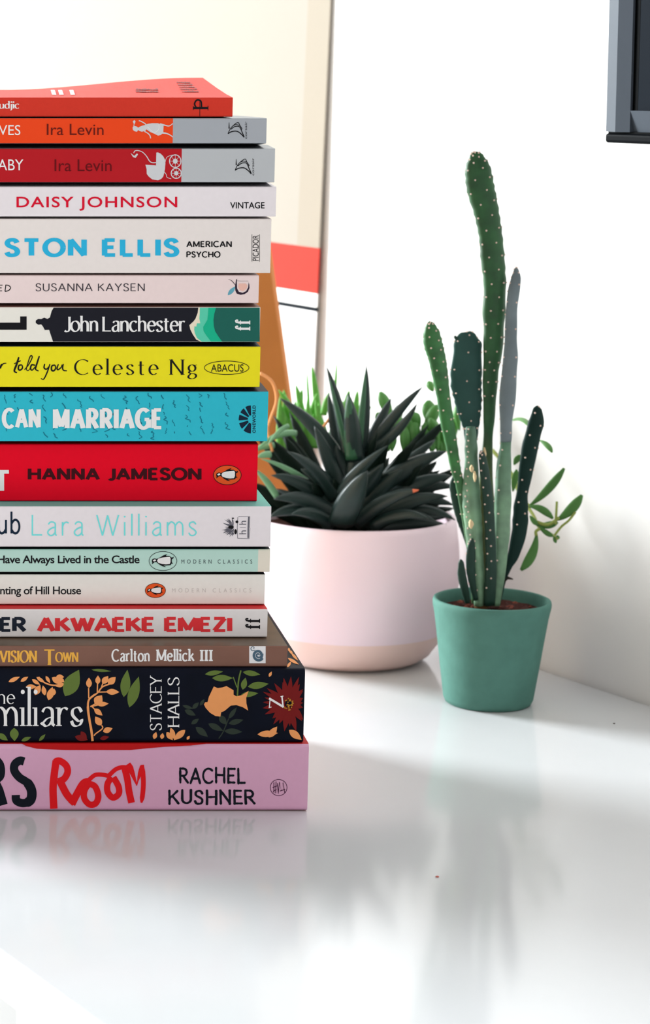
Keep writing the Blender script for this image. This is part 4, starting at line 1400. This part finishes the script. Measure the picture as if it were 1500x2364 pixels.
# jade-like plant on the right and at the back
oval = lambda t: max(.05, math.sin(math.pi*min(1, .06+t*.94))**.6*(.55+.75*t)*.95 if t < .985 else .25)
V, F = [], []
for q in ((935,430,858,243,90,1.90,1.905),(960,470,985,330,80,1.90,1.90),(1190,470,1180,300,110,1.895,1.90),(1120,480,1070,380,90,1.89,1.89),(1150,520,1240,330,90,1.89,1.89),(1060,560,1050,400,80,1.89,1.89),(1240,560,1190,420,80,1.885,1.885),
          (1210,240,1178,175,60,1.895,1.90),(870,470,840,380,70,1.90,1.90),(1010,520,1100,430,70,1.89,1.89),(1350,560,1370,330,60,1.86,1.86),(1385,500,1360,350,46,1.855,1.855),(900,560,1010,420,80,1.895,1.895),(1090,620,1180,500,80,1.885,1.885)):
    lf(V, F, *q[:7], prof=oval, th=.005)
for k in range(22):
    x = rr.uniform(860, 1290)
    lf(V, F, x, 640, x+rr.uniform(-60, 60), rr.uniform(420, 540), rr.uniform(56, 90), 1.885, 1.89, prof=oval, th=.005)
o = fixn(obj('rounded_foliage', V, F, m_jade, pp, smooth=True)); o['label'] = 'rounded green leaves at the right back of the planter'
# tan stems
V, F = [], []
def tube(V, F, pts, Y0, Y1, r0, r1=None):
    P = spl([(a, b, 0) for a, b in pts], 5)
    n = len(P); cs = []
    for i, p in enumerate(P):
        cs.append(atY(p[0], p[1], plantY(Y0 + (Y1-Y0)*i/(n-1))))
    path = []
    for i in range(n):
        tg = (cs[min(n-1, i+1)]-cs[max(0, i-1)]).normalized()
        s = tg.orthogonal().normalized(); s = (Vector((0, -1, 0)).cross(tg)); s = s.normalized() if s.length > 1e-5 else tg.orthogonal().normalized()
        r_ = r0 + ((r1 if r1 is not None else r0)-r0)*i/(n-1)
        path.append((cs[i], s*r_, tg.cross(s)*r_))
    loft(path, 8, V=V, F=F)
tube(V, F, zr([(60,120),(140,180),(168,300),(130,420),(110,500),(140,640)]), 1.845, 1.855, .0009)
tube(V, F, zr([(430,495),(475,480),(520,420)]), 1.846, 1.86, .0009)
fixn(obj('dry_stem', V, F, mat('dry_stem_tan', (190, 130, 84), rough=.7), pp, smooth=True))
# trailing sprig hanging down on the right
zs = Zm(940, 860, 3.571)
def sl(V, F, x0, y0, x1, y1, w, ya, yb_, bend=(0, 0, 0), prof=oval):
    b, t = zs([(x0, y0)])[0], zs([(x1, y1)])[0]
    ww = w/3.571/FPX*1.36
    leaf3(atY(b[0], b[1], plantY(ya)), atY(t[0], t[1], plantY(yb_)), ww, ww*.35, bend, None, prof, V=V, F=F)
V, F = [], []
tube(V, F, zs([(700,640),(850,820),(960,1050),(1040,1180),(1090,1280),(1180,1330),(1235,1370)]), 1.85, 1.782, .0011, .0008)
tube(V, F, zs([(1090,1290),(1060,1310),(1062,1345)]), 1.787, 1.785, .0009)
tube(V, F, zs([(1060,1230),(1160,1255),(1245,1200)]), 1.790, 1.782, .0010)
tube(V, F, zs([(800,700),(930,1010),(1010,1105)]), 1.84, 1.795, .0010)
tube(V, F, zs([(1222,1250),(1228,1150),(1232,1065)]), 1.783, 1.782, .0007)
tube(V, F, zs([(1215,1340),(1270,1270),(1330,1220),(1385,1150)]), 1.783, 1.780, .0007)
o1 = fixn(obj('trailing_stem', V, F, mat('sprig_stem_green', (128, 140, 72), rough=.5), pp, smooth=True))
V, F = [], []
for q in ((1010,1095,1292,790,78,1.795,1.785,(.001,0,-.003)),(1235,1215,1438,1010,92,1.785,1.778,(.001,0,-.003)),(1005,1105,1200,1205,70,1.792,1.785,(0,0,.004)),(1060,1255,1240,1235,66,1.790,1.784,(0,0,-.002)),
          (1065,1330,935,1630,88,1.786,1.783,(.004,0,-.002)),(1085,1270,1200,1350,50,1.787,1.784,(0,0,-.001)),(1090,560,1192,660,56,1.80,1.79,(.001,0,.002)),(860,395,1010,455,64,1.83,1.80,(.002,0,.005)),
          (1010,1180,1070,1260,50,1.792,1.787,(0,0,0)),(880,760,925,680,60,1.81,1.805,(0,0,0)),(870,980,900,800,64,1.82,1.815,(0,0,0)),(1205,1350,1225,1405,34,1.784,1.782,(0,0,0)),(1232,1340,1250,1372,30,1.783,1.782,(0,0,0))):
    sl(V, F, *q[:7], bend=q[7])
o = fixn(obj('trailing_leaves', V, F, mat('sprig_leaf_green', (66, 104, 54), rough=0.45, noise=0.25, nscale=60, k=0.75), pp, smooth=True)); o['label'] = 'leafy sprig trailing from the planter behind the cactus'

# ------------------------------------------------------------------ poster leaning on the wall
LEAN = math.radians(0.75)
PH, PW, PT = 0.42, 0.60, 0.0012
up = (Vector((0, 0, math.cos(LEAN))) - WN*math.sin(LEAN)).normalized()
_r = math.radians(0.84)
PU, up = (WU*math.cos(_r) + up*math.sin(_r)).normalized(), (up*math.cos(_r) - WU*math.sin(_r)).normalized()
off0 = PH*math.sin(LEAN) + 0.0018
def isect(px, py):
    """where the view ray meets the front of the leaning poster"""
    u, v_ = ray(px, py)
    d = Vector((u, CP - v_*SP, -SP - v_*CP))
    n_ = up.cross(PU).normalized()
    p0 = wallpt(0, off0, DESK)
    t = (p0 - camo.location).dot(n_)/d.dot(n_)
    q = camo.location + d*t
    return (q-p0).dot(PU), (q-p0).dot(up)
ps, _ = isect(737, 560)
h1 = isect(690, 567)[1]; h2 = isect(690, 672)[1]; h3 = isect(690, 703)[1]; h4 = isect(690, 713)[1]
hb = isect(722, 300)[0] - isect(768, 40)[0]
n_ = PU.cross(up).normalized()
if n_.dot(WN) < 0: n_ = -n_
origin = wallpt(0, off0, DESK) + PU*ps
origin.z = max(origin.z, DESK + 0.0005)
M = Matrix(((PU.x, n_.x, up.x, origin.x), (PU.y, n_.y, up.y, origin.y), (PU.z, n_.z, up.z, origin.z), (0, 0, 0, 1)))
m_art = bands('cream_red_and_black_print', 2, [(-1, (250, 247, 240)), (h4, (34, 38, 42)), (h3, (250, 244, 238)), (h2, (176, 64, 56)), (h1, (158, 151, 141))], rough=0.95, spec=0.03, k=1.0)
v, f = box(0, PW, -PT, 0, 0, PH)
po = fixn(obj('art_print', v, f, m_art))
po.matrix_world = M
v, f = box(0, 0.026, 0, 0.0003, h1, PH)
fixn(obj('border', v, f, mat('print_border', (154, 145, 132), rough=0.95, spec=0.03, k=1.0, noise=0), po, local=True))
po['label'] = 'cream print with a red stripe and a black line, leaning on the wall'
po['category'] = 'picture'

# ------------------------------------------------------------------ tan plank leaning behind the stack
m_wood = mat('tan_wood', (158, 98, 50), rough=0.75, noise=0.15, nscale=30, k=0.9)
r1_, r2_ = atY(626, 632, 1.503), atY(663, 900, 1.498)
dirv = (r1_-r2_).normalized()
base_r = r2_ - dirv*((r2_.z-DESK)/dirv.z)
top_r = base_r + dirv*(0.285/dirv.z)
wv = Vector((-0.055, 0.0, 0)); tv = Vector((0.0035, 0.0085, 0))
V = [base_r, base_r+wv, base_r+wv+tv, base_r+tv, top_r, top_r+wv*.55, top_r+wv*.55+tv, top_r+tv]
F = [(0,3,2,1),(4,5,6,7),(0,1,5,4),(1,2,6,5),(2,3,7,6),(3,0,4,7)]
pk = empty('wooden_plank', base_r, 'tan wooden board propped upright behind the book stack', 'board')
o = fixn(obj('board', V, F, m_wood, pk)); bev(o, .001, 2)

# ------------------------------------------------------------------ monitor, top right
MY = 1.25
ml = atY(1403.5, 329, MY)
ma = ang                      # its width runs this far off the view axis, coming nearer to the right
mu = Vector((math.sin(ma), -math.cos(ma), 0))
mn = Vector((-math.cos(ma), -math.sin(ma), 0))
tilt = math.radians(-2.0)
mup = (Vector((0, 0, 1))*math.cos(tilt) - mn*math.sin(tilt)).normalized()
roll = math.radians(0.5)
mu, mup = (mu*math.cos(roll) - mup*math.sin(roll)).normalized(), (mup*math.cos(roll) + mu*math.sin(roll)).normalized()
mnn = mu.cross(mup).normalized()
if mnn.dot(mn) < 0: mnn = -mnn
mo = empty('monitor', ml, 'dark grey flat monitor cut off by the top right corner, mounted above the desk', 'monitor')
M = Matrix(((mu.x, mnn.x, mup.x, 0), (mu.y, mnn.y, mup.y, 0), (mu.z, mnn.z, mup.z, 0), (0, 0, 0, 1)))
def mbox(name, x0, x1, d0, d1, z0, z1, m, par, w=0.0):
    v, f = box(x0, x1, d0, d1, z0, z1)
    v = [M @ Vector(q) for q in v]
    o = fixn(obj(name, v, f, m, par, local=True))
    if w: bev(o, w, 3)
    return o
m_bez = mat('brushed_dark_metal', (64, 71, 80), rough=0.5, noise=0.04, spec=0.15, k=1.0)
m_blk = mat('gloss_black', (4, 5, 6), rough=0.6, noise=0, spec=0.02)
m_scr = mat('dark_screen', (14, 20, 27), rough=0.6, noise=0, spec=0.02)
S_ = FPX/1.27
pxm = lambda p: p/S_
cosf = 1.0/max(.2, abs(mu.x))
MWd, MHt = 0.50, 0.30
bl = pxm(36)*cosf*.92; gl_ = pxm(7.5)*cosf*.92
zc = pxm(25); zi = pxm(72)
mbox('housing', 0, MWd, -0.022, -0.004, 0, MHt, m_blk, mo, .002)
prof = [(0, -0.004), (0.0004, 0.0020), (bl*.55, 0.0042), (bl, 0.0018), (bl, -0.004)]
V = [M @ Vector((a, b, zz_)) for zz_ in (zc, MHt) for a, b in prof]
F = [(0,1,2,3,4), (9,8,7,6,5)] + [(k, (k+1) % 5, 5+(k+1) % 5, 5+k) for k in range(5)]
fixn(obj('bezel', V, F, m_bez, mo, local=True))
prof = [(-0.004, zc), (-0.0006, zc), (0.0018, zi), (-0.004, zi)]
V = [M @ Vector((x, a, b)) for x in (bl, MWd) for a, b in prof]
fixn(obj('bezel', V, [(0,1,2,3), (7,6,5,4), (0,4,5,1), (1,5,6,2), (2,6,7,3), (3,7,4,0)], m_bez, mo, local=True))
mbox('gasket', bl, bl+gl_, -0.004, 0.0004, zi, MHt, m_blk, mo)
mbox('screen', bl+gl_, MWd-.01, -0.004, 0.0003, zi, MHt, m_scr, mo)
mbox('chin', 0.0002, MWd, -0.004, 0.0026, 0, zc-pxm(3.5), mat('chin_black', (8, 10, 13), rough=0.5, noise=0, spec=0.02), mo, .0015)
mbox('seam', 0.0006, MWd, -0.004, 0.0006, zc-pxm(4), zc, m_blk, mo)
# wall arm behind it
ac = ml + mu*MWd*.6 + mup*MHt*.5 - mnn*.022
dw = (ac-WP).dot(WN)
V, F = obox(ac - mup*.03 - mu*.03, mu*.06, mup*.06, -mnn*.012)
fixn(obj('mount_plate', V, F, m_blk, mo))
e2 = ac - WN*dw - mnn*0.0
hz = Vector((0, 0, .012))
a0, a1 = ac - mnn*.006, Vector((e2.x, e2.y, ac.z))
sd = (a1-a0).cross(Vector((0, 0, 1))).normalized()*.012
V = [a0-sd-hz, a0+sd-hz, a0+sd+hz, a0-sd+hz, a1-sd-hz, a1+sd-hz, a1+sd+hz, a1-sd+hz]
fixn(obj('wall_arm', V, [(0,1,2,3),(4,7,6,5),(0,4,5,1),(1,5,6,2),(2,6,7,3),(3,7,4,0)], m_blk, mo))

# ------------------------------------------------------------------ specks on the desk
def crumb(px, py, s, c, label):
    q = atZ(px, py, DESK)
    P = [(q+Vector((0,0,0)), Vector((s*.6,0,0)), Vector((0,s*.5,0))), (q+Vector((0,0,s*.35)), Vector((s,0,0)), Vector((0,s*.7,0))), (q+Vector((s*.1,0,s*.7)), Vector((s*.4,0,0)), Vector((0,s*.3,0)))]
    V, F = loft(P, 9)
    o = fixn(obj('crumb', V, F, mat('crumb_'+label[:5], c, rough=.9), smooth=True))
    o['label'] = label; o['category'] = 'crumb'
crumb(1009, 2025, .0009, (190, 110, 100), 'reddish crumb on the bare white desk front')
crumb(1417, 1671, .0007, (90, 80, 76), 'tiny dark crumb on the desk near the wall at right')
